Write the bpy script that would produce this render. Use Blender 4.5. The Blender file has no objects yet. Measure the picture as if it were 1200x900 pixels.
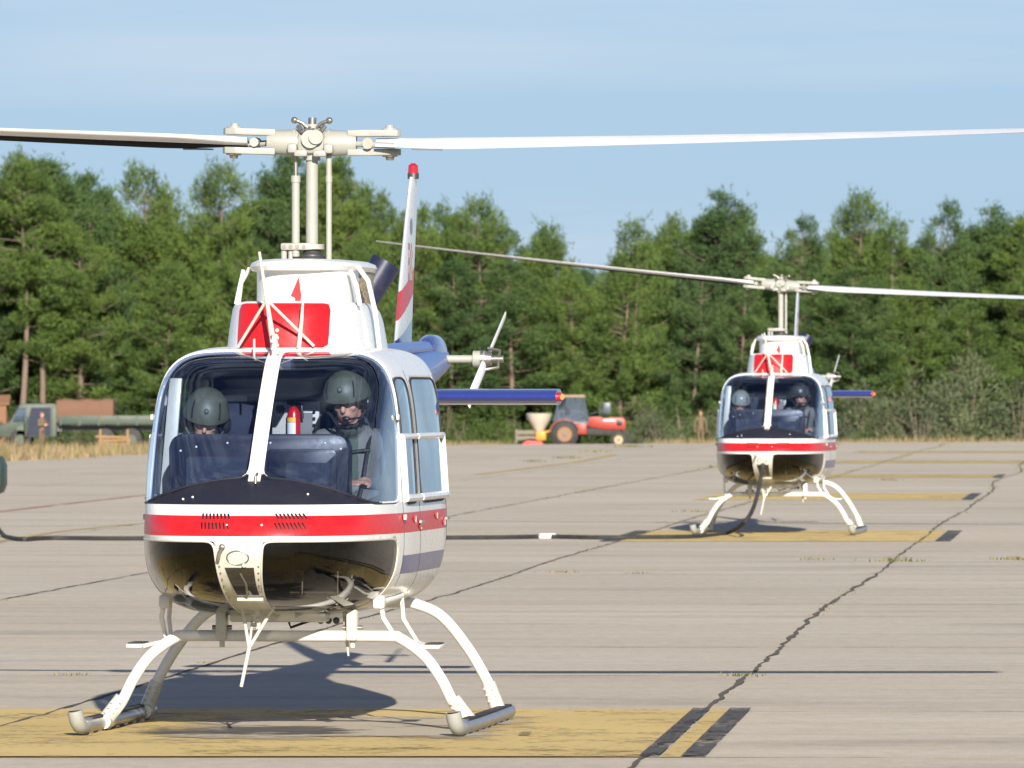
import bpy, bmesh, math, random
import numpy as np
from mathutils import Vector, Matrix, noise as mnoise

PI = math.pi
sc = bpy.context.scene
COL = sc.collection
F = 9360.0; H = 1.73; YH = 459.0     # the lens in pixels of a 1200 wide picture, eye height, horizon row

def gp(px, py, z=0.0):
    """ground point seen at a pixel row/column"""
    Z = F*(H-z)/(py-YH)
    return Vector(((px-600)*Z/F, Z, z))

# ------------------------------------------------------------------ materials
def new_mat(name):
    m = bpy.data.materials.new(name); m.use_nodes = True
    nt = m.node_tree; nt.nodes.clear()
    out = nt.nodes.new('ShaderNodeOutputMaterial')
    return m, nt, out

class NT:
    def __init__(s, nt): s.nt = nt
    def n(s, t, **kw):
        nd = s.nt.nodes.new(t)
        for k, v in kw.items(): setattr(nd, k, v)
        return nd
    def l(s, a, b): s.nt.links.new(a, b)
    def val(s, sock, v):
        if hasattr(v, 'is_output') or isinstance(v, bpy.types.NodeSocket): s.l(v, sock)
        else: sock.default_value = v
    def math(s, op, a, b=None, c=None, clamp=False):
        nd = s.n('ShaderNodeMath', operation=op); nd.use_clamp = clamp
        s.val(nd.inputs[0], a)
        if b is not None: s.val(nd.inputs[1], b)
        if c is not None: s.val(nd.inputs[2], c)
        return nd.outputs[0]
    def mix(s, f, a, b):
        nd = s.n('ShaderNodeMix', data_type='RGBA')
        s.val(nd.inputs[0], f)
        for i, v in ((6, a), (7, b)):
            if isinstance(v, bpy.types.NodeSocket): s.l(v, nd.inputs[i])
            else: nd.inputs[i].default_value = (*v[:3], 1)
        return nd.outputs[2]
    def noise(s, scale, detail=4, rough=.55, vec=None, dim=None):
        nd = s.n('ShaderNodeTexNoise'); nd.inputs['Scale'].default_value = scale
        nd.inputs['Detail'].default_value = detail; nd.inputs['Roughness'].default_value = rough
        if vec is not None: s.l(vec, nd.inputs['Vector'])
        return nd.outputs['Fac']
    def ramp(s, f, lo, hi, a=0., b=1.):
        nd = s.n('ShaderNodeMapRange'); nd.clamp = True
        s.l(f, nd.inputs[0]); nd.inputs[1].default_value = lo; nd.inputs[2].default_value = hi
        nd.inputs[3].default_value = a; nd.inputs[4].default_value = b
        return nd.outputs[0]
    def obj(s):
        return s.n('ShaderNodeTexCoord').outputs['Object']

def paint(name, col, rough=.3, metal=0., coat=0., dirt=.12, dirtcol=(.16, .14, .11), nscale=6, spec=.5, bump=0.0):
    m, nt, out = new_mat(name); g = NT(nt)
    b = g.n('ShaderNodeBsdfPrincipled'); g.l(b.outputs[0], out.inputs[0])
    o = g.obj()
    n1 = g.noise(nscale, 6, .65, o); n2 = g.noise(nscale*7, 3, .6, o)
    f = g.math('MULTIPLY', g.ramp(n1, .45, .8), g.ramp(n2, .3, .7, .4, 1.))
    f = g.math('MULTIPLY', f, dirt*3.0, clamp=True)
    g.l(g.mix(f, col, dirtcol), b.inputs['Base Color'])
    b.inputs['Metallic'].default_value = metal
    g.l(g.ramp(n2, .2, .8, max(.02, rough-.06), rough+.10), b.inputs['Roughness'])
    b.inputs['Coat Weight'].default_value = coat; b.inputs['Coat Roughness'].default_value = .06
    b.inputs['Specular IOR Level'].default_value = spec
    if name == 'white_paint':
        lo_ = g.noise(2.6, 3, .5, o); bn = g.n('ShaderNodeBump'); bn.inputs['Strength'].default_value = .25; bn.inputs['Distance'].default_value = .02
        g.l(lo_, bn.inputs['Height']); g.l(bn.outputs[0], b.inputs['Normal'])
    if bump > 0:
        bn = g.n('ShaderNodeBump'); bn.inputs['Strength'].default_value = bump; bn.inputs['Distance'].default_value = .01
        g.l(n2, bn.inputs['Height']); g.l(bn.outputs[0], b.inputs['Normal'])
    return m

def glass(name, tint, refl0=.04, rough=.01, pw=4.6):
    m, nt, out = new_mat(name); g = NT(nt)
    t = g.n('ShaderNodeBsdfTransparent'); t.inputs[0].default_value = (*tint, 1)
    gl = g.n('ShaderNodeBsdfGlossy'); gl.inputs['Color'].default_value = (1, 1, 1, 1); gl.inputs['Roughness'].default_value = rough
    lw = g.n('ShaderNodeLayerWeight'); lw.inputs[0].default_value = .5
    p = g.math('POWER', lw.outputs['Facing'], pw)
    f = g.math('MULTIPLY_ADD', p, 1-refl0, refl0)
    o = g.obj(); n = g.noise(3, 3, .5, o)
    f = g.math('MULTIPLY', f, g.ramp(n, .3, .7, .85, 1.1), clamp=True)
    mx = g.n('ShaderNodeMixShader'); g.l(f, mx.inputs[0]); g.l(t.outputs[0], mx.inputs[1]); g.l(gl.outputs[0], mx.inputs[2])
    g.l(mx.outputs[0], out.inputs[0])
    return m

def emit(name, col, s):
    m, nt, out = new_mat(name); e = nt.nodes.new('ShaderNodeEmission')
    e.inputs[0].default_value = (*col, 1); e.inputs[1].default_value = s
    nt.links.new(e.outputs[0], out.inputs[0]); return m

M = {}
M['white'] = paint('white_paint', (.72, .715, .69), .28, coat=.35, dirt=.022, nscale=3)
M['cream'] = paint('cream_paint', (.52, .51, .44), .35, coat=.2, dirt=.10, nscale=14)
M['gearwhite'] = paint('gear_paint', (.70, .69, .64), .4, dirt=.08, nscale=12)
M['red'] = paint('red_paint', (.56, .008, .012), .35, coat=.12, dirt=.03)
M['navy'] = paint('navy_paint', (.022, .035, .20), .2, coat=.7, dirt=.03)
M['purplegrey'] = paint('stripe_navy', (.06, .07, .21), .3, coat=.4, dirt=.05)
M['matblack'] = paint('antiglare_black', (.012, .013, .022), .42, dirt=.03, spec=.4)
M['black'] = paint('black_paint', (.012, .012, .014), .4, dirt=.03)
M['interior'] = paint('interior_grey', (.045, .05, .075), .7, dirt=.05)
M['headliner'] = paint('headliner', (.20, .19, .19), .85, dirt=.04)
M['panel'] = paint('panel_navy', (.007, .009, .022), .38, dirt=.03, spec=.5)
M['gauge'] = paint('panel_recess', (.020, .025, .045), .3, dirt=.03)
M['rubber'] = paint('rubber', (.02, .02, .02), .7, dirt=.1)
M['metal'] = paint('worn_metal', (.42, .41, .39), .35, metal=.8, dirt=.25, nscale=20)
M['darkmetal'] = paint('dark_metal', (.10, .10, .11), .4, metal=.7, dirt=.2, nscale=20)
M['hub'] = paint('hub_grey', (.31, .31, .275), .4, dirt=.10, nscale=16)
M['boom'] = paint('boom_blue', (.085, .16, .40), .38, coat=.15, dirt=.04)
M['steel'] = paint('oily_steel', (.30, .28, .24), .35, metal=.8, dirt=.3, nscale=30)
M['exhaust'] = paint('exhaust_blue', (.010, .014, .045), .35, metal=.1, dirt=.1)
M['seat'] = paint('seat_fabric', (.02, .025, .05), .8, dirt=.05)
M['blade_grey'] = paint('blade_upper', (.74, .74, .75), .35, dirt=.08, nscale=5)
M['blade_black'] = paint('blade_under', (.010, .010, .014), .85, dirt=.03, spec=.08)
M['glass'] = glass('canopy_glass', (.70, .78, .92), .075, rough=.03, pw=2.4)
M['chin'] = glass('chin_glass', (.30, .285, .26), .035)
M['sideglass'] = glass('side_glass', (.55, .74, .92), .16, pw=3.2)
M['lampglass'] = glass('lamp_glass', (.75, .75, .70), .10)
M['beacon'] = paint('beacon_red', (.35, .008, .02), .15, coat=.6, dirt=.02)
M['navlight'] = emit('nav_lamp_red', (1.0, .06, .02), 6.0)
M['suit'] = paint('flight_suit', (.075, .095, .070), .85, dirt=.10, dirtcol=(.04, .05, .035), nscale=9, bump=.4)
M['vest'] = paint('survival_vest', (.17, .165, .15), .85, dirt=.12, nscale=12, bump=.4)
M['skin'] = paint('skin', (.50, .26, .18), .5, dirt=.03)
M['helmet'] = paint('helmet_olive', (.078, .086, .062), .45, coat=.0, dirt=.06, dirtcol=(.15, .15, .13), nscale=10)
M['helmetgrey'] = paint('helmet_grey', (.22, .23, .21), .35, coat=.1, dirt=.06)
M['helmetdark'] = paint('helmet_charcoal', (.03, .032, .035), .35, coat=.1, dirt=.06)
M['camo'] = paint('camouflage', (.15, .105, .065), .9, dirt=.33, dirtcol=(.035, .045, .02), nscale=7)
M['extred'] = paint('extinguisher_red', (.6, .01, .015), .3, coat=.4, dirt=.03)
M['label'] = paint('paper_label', (.78, .76, .72), .5, dirt=.05)
M['yellow'] = paint('yellow_label', (.8, .55, .05), .5, dirt=.05)
M['net'] = None

# perforated intake screen
def screen_mat():
    m, nt, out = new_mat('intake_mesh'); g = NT(nt)
    b = g.n('ShaderNodeBsdfPrincipled'); g.l(b.outputs[0], out.inputs[0])
    v = g.n('ShaderNodeTexVoronoi'); v.inputs['Scale'].default_value = 60; g.l(g.obj(), v.inputs['Vector'])
    f = g.ramp(v.outputs['Distance'], .28, .40)
    g.l(g.mix(f, (.006, .006, .006), (.34, .27, .16)), b.inputs['Base Color']); b.inputs['Roughness'].default_value = .5
    return m
M['net'] = screen_mat()

# ------------------------------------------------------------------ mesh builders
class MB:
    def __init__(s, name, mats):
        s.name = name; s.bm = bmesh.new(); s.mats = mats if isinstance(mats, (list, tuple)) else [mats]
        s.flat = []
    def _mark(s, faces, mi, smooth=True):
        for f in faces: f.material_index = mi; f.smooth = smooth
    def box(s, c, size, mi=0, rot=None, bev=0.0, taper=None):
        d = bmesh.ops.create_cube(s.bm, size=1.0)
        vs = d['verts']
        for v in vs:
            v.co = Vector((v.co.x*size[0], v.co.y*size[1], v.co.z*size[2]))
            if taper and v.co.z > 0: v.co.x *= taper[0]; v.co.y *= taper[1]
        if bev > 0:
            es = list({e for v in vs for e in v.link_edges})
            r = bmesh.ops.bevel(s.bm, geom=es, offset=bev, segments=2, affect='EDGES', profile=.5)
            vs = list({v for f in r['faces'] for v in f.verts} | {v for v in vs if v.is_valid})
            vs = s._island(vs)
        if rot is not None:
            for v in vs: v.co = rot @ v.co
        for v in vs: v.co += Vector(c)
        s._mark({f for v in vs for f in v.link_faces}, mi, False)
        return vs
    def _island(s, vs):
        seen = set(); st = [v for v in vs if v.is_valid][:1]
        while st:
            v = st.pop()
            if v in seen: continue
            seen.add(v)
            for e in v.link_edges: st.append(e.other_vert(v))
        return list(seen)
    def tube(s, pts, r, mi=0, n=10, closed=False, caps=True):
        pts = [Vector(p) for p in pts]; N = len(pts)
        rs = r if isinstance(r, (list, tuple)) else [r]*N
        rings = []; up = None
        for i, p in enumerate(pts):
            if closed: t = pts[(i+1) % N]-pts[i-1]
            else: t = pts[min(i+1, N-1)]-pts[max(i-1, 0)]
            t.normalize() if t.length > 1e-9 else None
            if up is None:
                up = Vector((0, 0, 1)) if abs(t.z) < .9 else Vector((0, 1, 0))
            a = up - t*up.dot(t)
            if a.length < 1e-6: a = t.orthogonal()
            a.normalize(); up = a; b = t.cross(a)
            rings.append([s.bm.verts.new(p + (a*math.cos(2*PI*k/n)+b*math.sin(2*PI*k/n))*rs[i]) for k in range(n)])
        fs = []
        rng = range(N) if closed else range(N-1)
        for i in rng:
            A, B = rings[i], rings[(i+1) % N]
            for k in range(n): fs.append(s.bm.faces.new((A[k], A[(k+1) % n], B[(k+1) % n], B[k])))
        if caps and not closed:
            fs.append(s.bm.faces.new(rings[0][::-1])); fs.append(s.bm.faces.new(rings[-1]))
        s._mark(fs, mi)
        return fs
    def sph(s, c, r, mi=0, seg=16, rot=None):
        d = bmesh.ops.create_uvsphere(s.bm, u_segments=seg, v_segments=max(6, seg*2//3), radius=1.0)
        rr = r if isinstance(r, (list, tuple)) else (r, r, r)
        for v in d['verts']:
            v.co = Vector((v.co.x*rr[0], v.co.y*rr[1], v.co.z*rr[2]))
            if rot is not None: v.co = rot @ v.co
            v.co += Vector(c)
        s._mark({f for v in d['verts'] for f in v.link_faces}, mi)
        return d['verts']
    def loft(s, rings, mi=0, cap=(True, True), closed=True, smooth=True):
        R = [[s.bm.verts.new(p) for p in ring] for ring in rings]; fs = []
        n = len(R[0])
        for i in range(len(R)-1):
            for k in range(n if closed else n-1):
                fs.append(s.bm.faces.new((R[i][k], R[i][(k+1) % n], R[i+1][(k+1) % n], R[i+1][k])))
        if cap[0]: fs.append(s.bm.faces.new(R[0][::-1]))
        if cap[1]: fs.append(s.bm.faces.new(R[-1]))
        s._mark(fs, mi, smooth)
        return fs
    def poly(s, pts, mi=0):
        f = s.bm.faces.new([s.bm.verts.new(p) for p in pts]); s._mark([f], mi, False); return f
    def prism(s, pts, vec, mi=0, bev=0.0):
        v = Vector(vec); a = [s.bm.verts.new(p) for p in pts]; b = [s.bm.verts.new(Vector(p)+v) for p in pts]
        n = len(a); fs = [s.bm.faces.new(a[::-1]), s.bm.faces.new(b)]
        for k in range(n): fs.append(s.bm.faces.new((a[k], a[(k+1) % n], b[(k+1) % n], b[k])))
        s._mark(fs, mi, False)
        if bev:
            es = list({e for f in fs for e in f.edges})
            bmesh.ops.bevel(s.bm, geom=es, offset=bev, segments=2, affect='EDGES', profile=.5)
    def mesh(s, recalc=True):
        if recalc: bmesh.ops.recalc_face_normals(s.bm, faces=s.bm.faces[:])
        me = bpy.data.meshes.new(s.name); s.bm.to_mesh(me); s.bm.free()
        for m in s.mats: me.materials.append(m)
        return me
    def build(s, parent=None, loc=None, sharp=40, recalc=True):
        me = s.mesh(recalc)
        try: me.set_sharp_from_angle(angle=math.radians(sharp))
        except Exception: pass
        o = bpy.data.objects.new(s.name, me); COL.objects.link(o)
        if parent is not None: o.parent = parent
        if loc is not None: o.location = loc
        return o

def tag(o, label=None, cat=None, group=None, kind=None):
    if label: o['label'] = label
    if cat: o['category'] = cat
    if group: o['group'] = group
    if kind: o['kind'] = kind
    return o

def empty(name, loc=(0, 0, 0), rz=0):
    o = bpy.data.objects.new(name, None); COL.objects.link(o); o.empty_display_size = .2
    o.location = loc; o.rotation_euler = (0, 0, rz); return o

def copy_tree(o, parent=None, swap=None):
    c = o.copy(); COL.objects.link(c)
    if parent is not None: c.parent = parent
    for ch in list(o.children): copy_tree(ch, c)
    return c

def pchip(xs, ys):
    xs = np.array(xs, float); ys = np.array(ys, float)
    h = np.diff(xs); d = np.diff(ys)/h; m = np.zeros_like(ys)
    for i in range(1, len(xs)-1):
        if d[i-1]*d[i] > 0:
            w1 = 2*h[i]+h[i-1]; w2 = h[i]+2*h[i-1]; m[i] = (w1+w2)/(w1/d[i-1]+w2/d[i])
    m[0] = d[0]; m[-1] = d[-1]
    def f(x):
        i = int(min(max(np.searchsorted(xs, x)-1, 0), len(h)-1))
        t = min(max((x-xs[i])/h[i], 0.), 1.)
        return ((1+2*t)*(1-t)**2*ys[i]+t*(1-t)**2*h[i]*m[i]+t*t*(3-2*t)*ys[i+1]+t*t*(t-1)*h[i]*m[i+1])
    return f

# ------------------------------------------------------------------ helicopter hull
HT = [  # y, half width, bottom, top, widest height, roundness
 (0.00, .03, .945, .985, .965, 2.0), (0.02, .15, .875, 1.035, .97, 2.1), (0.06, .26, .815, 1.085, .98, 2.2),
 (.15, .385, .745, 1.155, 1.0, 2.3), (.30, .49, .685, 1.235, 1.01, 2.4), (.40, .535, .660, 1.305, 1.02, 2.5),
 (.60, .590, .625, 1.50, 1.03, 2.7), (.85, .635, .600, 1.74, 1.04, 3.2), (1.1, .662, .590, 1.915, 1.05, 3.6),
 (1.35, .674, .585, 1.955, 1.05, 3.8), (1.7, .678, .585, 1.965, 1.05, 3.8), (2.6, .678, .585, 1.965, 1.05, 3.6),
 (3.1, .640, .66, 1.96, 1.10, 3.0), (3.6, .49, .90, 1.94, 1.30, 2.6), (4.0, .35, 1.18, 1.93, 1.5, 2.3), (4.5, .25, 1.42, 1.92, 1.67, 2.0)]
_t = [math.sqrt(r[0]) for r in HT]
_f = [pchip(_t, [r[k] for r in HT]) for k in range(1, 6)]
def hull(y):
    t = math.sqrt(max(y, 0)); return [f(t) for f in _f]     # w, zb, zt, zc, n
def upper(y, n):
    """the cabin's upper half is squarer and leans in"""
    k = min(max((y-.35)/.70, 0), 1)*min(max((4.0-y)/1.0, 0), 1); k = k*k*(3-2*k)
    return n+(6.6-n)*k, .085*k
def half_w(y, z):
    w, zb, zt, zc, n = hull(y)
    up = z > zc; h = (zt-zc) if up else (zc-zb); q = abs(z-zc)/h
    if q >= 1: return 0.
    tp = 0.
    if up: n, tp = upper(y, n)
    return w*(1-q**n)**(1/n)*(1-tp*q)
def hull_x(y, z): return half_w(y, z)
def inside(x, y, z): return abs(x) < half_w(y, z)
def hull_y(x, z, off=0.):
    lo, hi = 0., 1.6
    for _ in range(30):
        m = (lo+hi)/2
        if inside(x, m, z): hi = m
        else: lo = m
    return lo-off
def hull_n(x, z):
    e = .004; p = Vector((x, hull_y(x, z), z))
    a = Vector((x+e, hull_y(x+e, z), z))-p; b = Vector((x, hull_y(x, z+e), z+e))-p
    n = a.cross(b); n.normalize()
    return p, (n if n.y < 0 else -n)

def smin(a, b, k):
    h = max(k-abs(a-b), 0)/k; return min(a, b)-h*h*k*.25
def zw(x): return 1.297-.132*min((abs(x)/.585), 1.05)**2.1
def ring_plane(y, z): return 1.04+.17*(z-1.17)/.75-y
def f_ws(p):
    a = smin(ring_plane(p.y, p.z), p.z-max(zw(p.x), 1.168), .05)
    return smin(a, abs(p.x)-.032, .02)
def f_chin(p):
    s = abs(p.x+.028)-(.122-.10*max(0, .95-p.z))
    a = smin(.985-p.z, .97-p.y, .05)
    return smin(a, s, .02)
def rbox(y, z, y0, y1, z0, z1, r):
    cy, cz = (y0+y1)/2, (z0+z1)/2; dy = abs(y-cy)-(y1-y0)/2+r; dz = abs(z-cz)-(z1-z0)/2+r
    return -(math.hypot(max(dy, 0), max(dz, 0))+min(max(dy, dz), 0)-r)
def f_w1(p): return min(rbox(p.y, p.z, 1.20, 1.60, 1.16, 1.80, .05), abs(p.x)-.3)
def f_w2(p):
    return min(rbox(p.y, p.z, 1.74, 2.88, 1.16, 1.80, .09), abs(p.x)-.3, )
def f_nose_black(p): return min(p.z-1.165, .60-abs(p.x), 1.02-p.y)

def cut(bm, f):
    vals = {v: f(v.co) for v in bm.verts}
    zero = {v for v, x in vals.items() if abs(x) < 2e-4}
    es = [e for e in bm.edges if e.verts[0] not in zero and e.verts[1] not in zero and vals[e.verts[0]]*vals[e.verts[1]] < 0]
    for e in es:
        a, b = e.verts
        va, vb = vals[a], vals[b]; t = va/(va-vb)
        t = min(max(t, .02), .98)
        # refine crossing
        pa, pb = a.co.copy(), b.co.copy()
        lo, hi = 0., 1.
        for _ in range(12):
            m_ = (lo+hi)/2
            if (f(pa.lerp(pb, m_)) > 0) == (va > 0): lo = m_
            else: hi = m_
        t = min(max((lo+hi)/2, .01), .99)
        _, nv = bmesh.utils.edge_split(e, a, t)
        nv.co = pa.lerp(pb, t); zero.add(nv)
    for fc in list(bm.faces):
        zs = [v for v in fc.verts if v in zero]
        if len(zs) == 2:
            a, b = zs
            if not any(e.other_vert(a) is b for e in a.link_edges if e in fc.edges):
                try: bmesh.utils.face_split(fc, a, b)
                except Exception: pass

def build_hull_bm():
    bm = bmesh.new(); NV = 176
    ys = [.004+.0*i for i in range(1)]
    ts = list(np.linspace(0, 1.0, 42))+list(np.linspace(1.0, math.sqrt(4.5), 44))[1:]
    rings = []
    for t in ts:
        y = t*t; w, zb, zt, zc, n = hull(y); r = []
        nu, tp = upper(y, n); dense = []
        for k in range(361):
            a = -PI/2+PI*k/360; c, s_ = abs(math.cos(a)), math.sin(a)
            nn, hh, t_ = (nu, zt-zc, tp) if s_ > 0 else (n, zc-zb, 0.)
            q = abs(s_)**(2/nn); dense.append((w*c**(2/nn)*(1-t_*q), zc+hh*math.copysign(q, s_)))
        D = np.array(dense); seg = np.hypot(*np.diff(D, axis=0).T); L = np.concatenate([[0], np.cumsum(seg)]); hf = NV//2
        tt_ = (np.arange(hf)+.5)/hf*L[-1]; X_ = np.interp(tt_, L, D[:, 0]); Z_ = np.interp(tt_, L, D[:, 1])
        pts = list(zip(X_, Z_))+[(-x_, z_) for x_, z_ in list(zip(X_, Z_))[::-1]]
        for x_, z_ in pts: r.append(bm.verts.new((x_, y, z_)))
        rings.append(r)
    for i in range(len(rings)-1):
        for k in range(NV): bm.faces.new((rings[i][k], rings[i+1][k], rings[i+1][(k+1) % NV], rings[i][(k+1) % NV]))
    bm.faces.new(rings[0])
    bm.normal_update()
    bm.faces.ensure_lookup_table()
    if bm.faces[NV*30+10].normal.dot(bm.faces[NV*30+10].calc_center_median()-Vector((0, 1.2, 1.2))) < 0: bmesh.ops.reverse_faces(bm, faces=bm.faces[:])
    return bm

def loops_of_boundary(bm):
    es = [e for e in bm.edges if len(e.link_faces) == 1]
    left = set(es); loops = []
    while left:
        e = left.pop(); a, b = e.verts; path = [a, b]
        while True:
            nx = [x for x in path[-1].link_edges if x in left]
            if not nx: break
            x = nx[0]; left.discard(x); path.append(x.other_vert(path[-1]))
            if path[-1] is path[0]: break
        if path[0] is path[-1]: path = path[:-1]
        if len(path) > 12: loops.append([v.co.copy() for v in path])
    return loops
def resample(lp, step):
    n = len(lp); out = [lp[0]]; 
    for p in lp[1:]:
        if (p-out[-1]).length > step: out.append(p)
    return out

def extract(bm, cond, name, mat):
    b2 = bmesh.new(); mp = {}
    for f in bm.faces:
        if cond(f.calc_center_median()):
            vs = []
            for v in f.verts:
                if v not in mp: mp[v] = b2.verts.new(v.co)
                vs.append(mp[v])
            nf = b2.faces.new(vs); nf.smooth = True
    return b2

MXC = .024
def make_helicopter():
    root = empty('helicopter')
    bm = build_hull_bm()
    for f in (f_ws, f_chin, f_w1, f_w2,
              lambda p: p.z-1.112, lambda p: p.z-1.010, f_nose_black,
              lambda p: p.z-.895, lambda p: p.z-.800, lambda p: p.y-1.10, lambda p: ring_plane(p.y+.02, p.z)):
        cut(bm, f)
    wins = {}
    def part_from(cond, name, mat, frame=None, fr=.008, shift=0.0):
        b2 = extract(bm, cond, name, mat)
        lps = loops_of_boundary(b2)
        mb = MB(name, [mat]); mb.bm.free(); mb.bm = b2
        if shift:
            b2.normal_update()
            for v in b2.verts: v.co -= v.normal*shift
        o = mb.build(root, recalc=False, sharp=60)
        if frame:
            fb = MB('window_frame', [frame, M['matblack']])
            for lp in lps:
                q = resample(lp, .018)
                # light smoothing
                for _ in range(2): q = [(q[i-1]+q[i]*2+q[(i+1) % len(q)])/4 for i in range(len(q))]
                fb.tube(q, fr, 0, 8, closed=True)
            if name == 'windshield':
                for f in fb.bm.faces:
                    c = f.calc_center_median()
                    if c.z < zw(c.x)+.016: f.material_index = 1
            fb.build(o)
        return o
    for sgn in (-1, 1):
        part_from(lambda c: f_ws(c) > 0 and c.x*sgn > 0, 'windshield', M['glass'], M['white'], .007)
        part_from(lambda c: f_chin(c) > 0 and c.x*sgn > 0, 'chin_window', M['chin'], M['cream'], .006)
        w1 = part_from(lambda c: f_w1(c) > 0 and c.x*sgn > 0, 'side_window', M['sideglass'], M['rubber'], .0065)
        w2 = part_from(lambda c: f_w2(c) > 0 and c.x*sgn > 0, 'side_window', M['sideglass'], M['rubber'], .0065)
        # sliding window rails on the panes
        for w, y0, y1 in ((w1, 1.16, 1.66), (w2, 1.70, 2.92)):
            rb = MB('window_rail', [M['white']])
            for zz, rr in ((1.50, .016), (1.185, .020)):
                pts = [(sgn*(hull_x(y, zz)+.008), y, zz) for y in np.linspace(y0, y1, 14)]
                rb.tube(pts, rr, 0, 8)
            for yy in ((y0+.02,) if w is w1 else (y1-.06,)):
                pts = [(sgn*(hull_x(yy, z)+.008), yy, z) for z in np.linspace(1.18, 1.50, 10)]
                rb.tube(pts, .016, 0, 8)
            rb.build(w)
    # shell with the paint scheme
    b2 = extract(bm, lambda c: f_ws(c) <= 0 and f_chin(c) <= 0 and f_w1(c) <= 0 and f_w2(c) <= 0, 'fuselage', None)
    for f in b2.faces:
        c = f.calc_center_median(); mi = 0
        if 1.010 < c.z < 1.112 and c.y < 3.6: mi = 1
        elif .800 < c.z < .895 and c.y > 1.10 and c.y < 3.3: mi = 2
        elif f_nose_black(c) > 0: mi = 3
        if abs(c.x+.028) < .125 and c.z < .985 and c.y < .97: mi = 4
        if c.y > 3.3 and c.z > 1.112: mi = 5
        f.material_index = mi
    me_mb = MB('fuselage', [M['white'], M['red'], M['purplegrey'], M['matblack'], M['cream'], M['navy'], M['interior']])
    me_mb.bm.free(); me_mb.bm = b2
    fus = me_mb.build(root, recalc=False, sharp=50)
    sm = fus.modifiers.new('thickness', 'SOLIDIFY'); sm.thickness = .018; sm.offset = -1; sm.material_offset = 6; sm.material_offset_rim = 0
    bm.free()

    # door seams, hinges, handle
    for sgn in (-1, 1):
        for yy, z0, z1 in ((1.115, .74, 1.84), (1.67, .70, 1.84), (2.95, .78, 1.82)):
            sb = MB('door_seam', [M['darkmetal']])
            sb.tube([(sgn*(hull_x(yy, z)-.0006), yy, z) for z in np.linspace(z0, z1, 26)], .0026, 0, 6)
            sb.build(root)
        for zz in (1.60, 1.09):
            hb = MB('door_hinge', [M['cream']])
            hb.box((sgn*(hull_x(1.10, zz)+.012), 1.10, zz), (.016, .04, .028), bev=.004)
            hb.build(root)
        for yy in (1.62, 2.72):
            hd = MB('door_handle', [M['metal']])
            hd.tube([(sgn*(hull_x(yy, 1.06)+.014), yy-.05, 1.06), (sgn*(hull_x(yy, 1.06)+.016), yy+.05, 1.06)], .008)
            hd.build(root)
    # small red rescue marks on the door
    for yy, zz in ((1.42, 1.075), (1.62, 1.035), (2.30, 1.08), (2.62, 1.04)):
        rm = MB('rescue_mark', [M['extred'], M['label']])
        x = hull_x(yy, zz)+.003
        rm.prism([(x, yy-.04, zz), (x, yy+.04, zz+.022), (x, yy+.04, zz-.022)], (.003, 0, 0), 0)
        rm.box((x, yy+.07, zz), (.004, .03, .03), 1)
        rm.build(root)

    # centre post of the windshield
    cp = MB('centre_post', [M['white']])
    for i in range(1):
        pts = []
        for z in list(np.linspace(1.28, 1.89, 18)):
            y = hull_y(0.0, z); pts.append(Vector((0, y, z)))
        rings = []
        for i_, p in enumerate(pts):
            t = (pts[min(i_+1, 17)]-pts[max(i_-1, 0)]).normalized(); nrm = Vector((0, -t.z, t.y))
            w_ = .031; r = []
            for u, d in ((-w_, -.012), (-w_, .008), (-w_*.6, .020), (0, .025), (w_*.6, .020), (w_, .008), (w_, -.012)):
                r.append(p+Vector((u, 0, 0))+nrm*d)
            rings.append(r)
        cp.loft(rings)
    cp.build(root)

    # nose vents
    for x0 in (-.15, .225):
        vb = MB('air_vent', [M['black']])
        for row in range(2):
            for k in range(8):
                x = x0-.070+k*.019; z = 1.108-.046*row
                p, n = hull_n(x, z)
                R = n.to_track_quat('Y', 'Z').to_matrix()
                vb.box(p+n*.0015, (.0095, .005, .040), rot=R @ Matrix.Rotation(.30, 3, 'Y'), bev=.001)
        vb.build(root)
    # chin plate fittings
    lf = MB('landing_light', [M['rubber'], M['lampglass'], M['steel'], M['cream']])
    def front(x, z, off=0.): 
        p, n = hull_n(x, z); return p+n*off
    def patch(mb, x0, x1, x2, x3, z0, z1, off, mi, n=10):
        rows = []
        for i in range(n+1):
            t = i/n; z = z0+(z1-z0)*t; xa = x0+(x2-x0)*t; xb = x1+(x3-x1)*t
            rows.append([front(xa+(xb-xa)*k/n, z, off) for k in range(n+1)])
        mb.loft(rows, mi, (False, False), False)
    patch(lf, -.062, .048, -.100, .048, .715, .855, .002, 0)
    patch(lf, -.060, .046, -.096, .044, .718, .852, .006, 1)
    lf.tube([front(-.065, .705, .015), front(.065, .705, .015)], .010, 3)
    lf.tube([front(-.01, .72, .010), front(.0, .78, .010), front(-.02, .83, .010)], .006, 2)
    lf.build(root)
    pl = MB('access_cover', [M['cream'], M['steel']])
    ring = [front(-.030+.055*math.cos(t), .905+.034*math.sin(t), .002) for t in np.linspace(0, 2*PI, 25)[:-1]]
    pl.tube(ring, .004, 1, 6, closed=True)
    pl.sph(front(0, .868, .006), .012, 0, 8)
    pl.build(root)
    for z in np.linspace(.70, .86, 6):
        for s_ in (-1, 1):
            rv = MB('rivet', [M['steel']]); rv.sph(front(-.028+s_*(.108-.10*(.95-z)), z, .001), .0055, 0, 6); rv.build(root)
    pt = MB('pitot_tube', [M['steel']])
    pt.tube([front(-.105, .955, .005), front(-.112, .935, .03), front(-.118, .905, .035)], .010, 0, 8)
    pt.sph(front(-.105, .958, .012), .016, 0, 8)
    pt.build(root)
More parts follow.
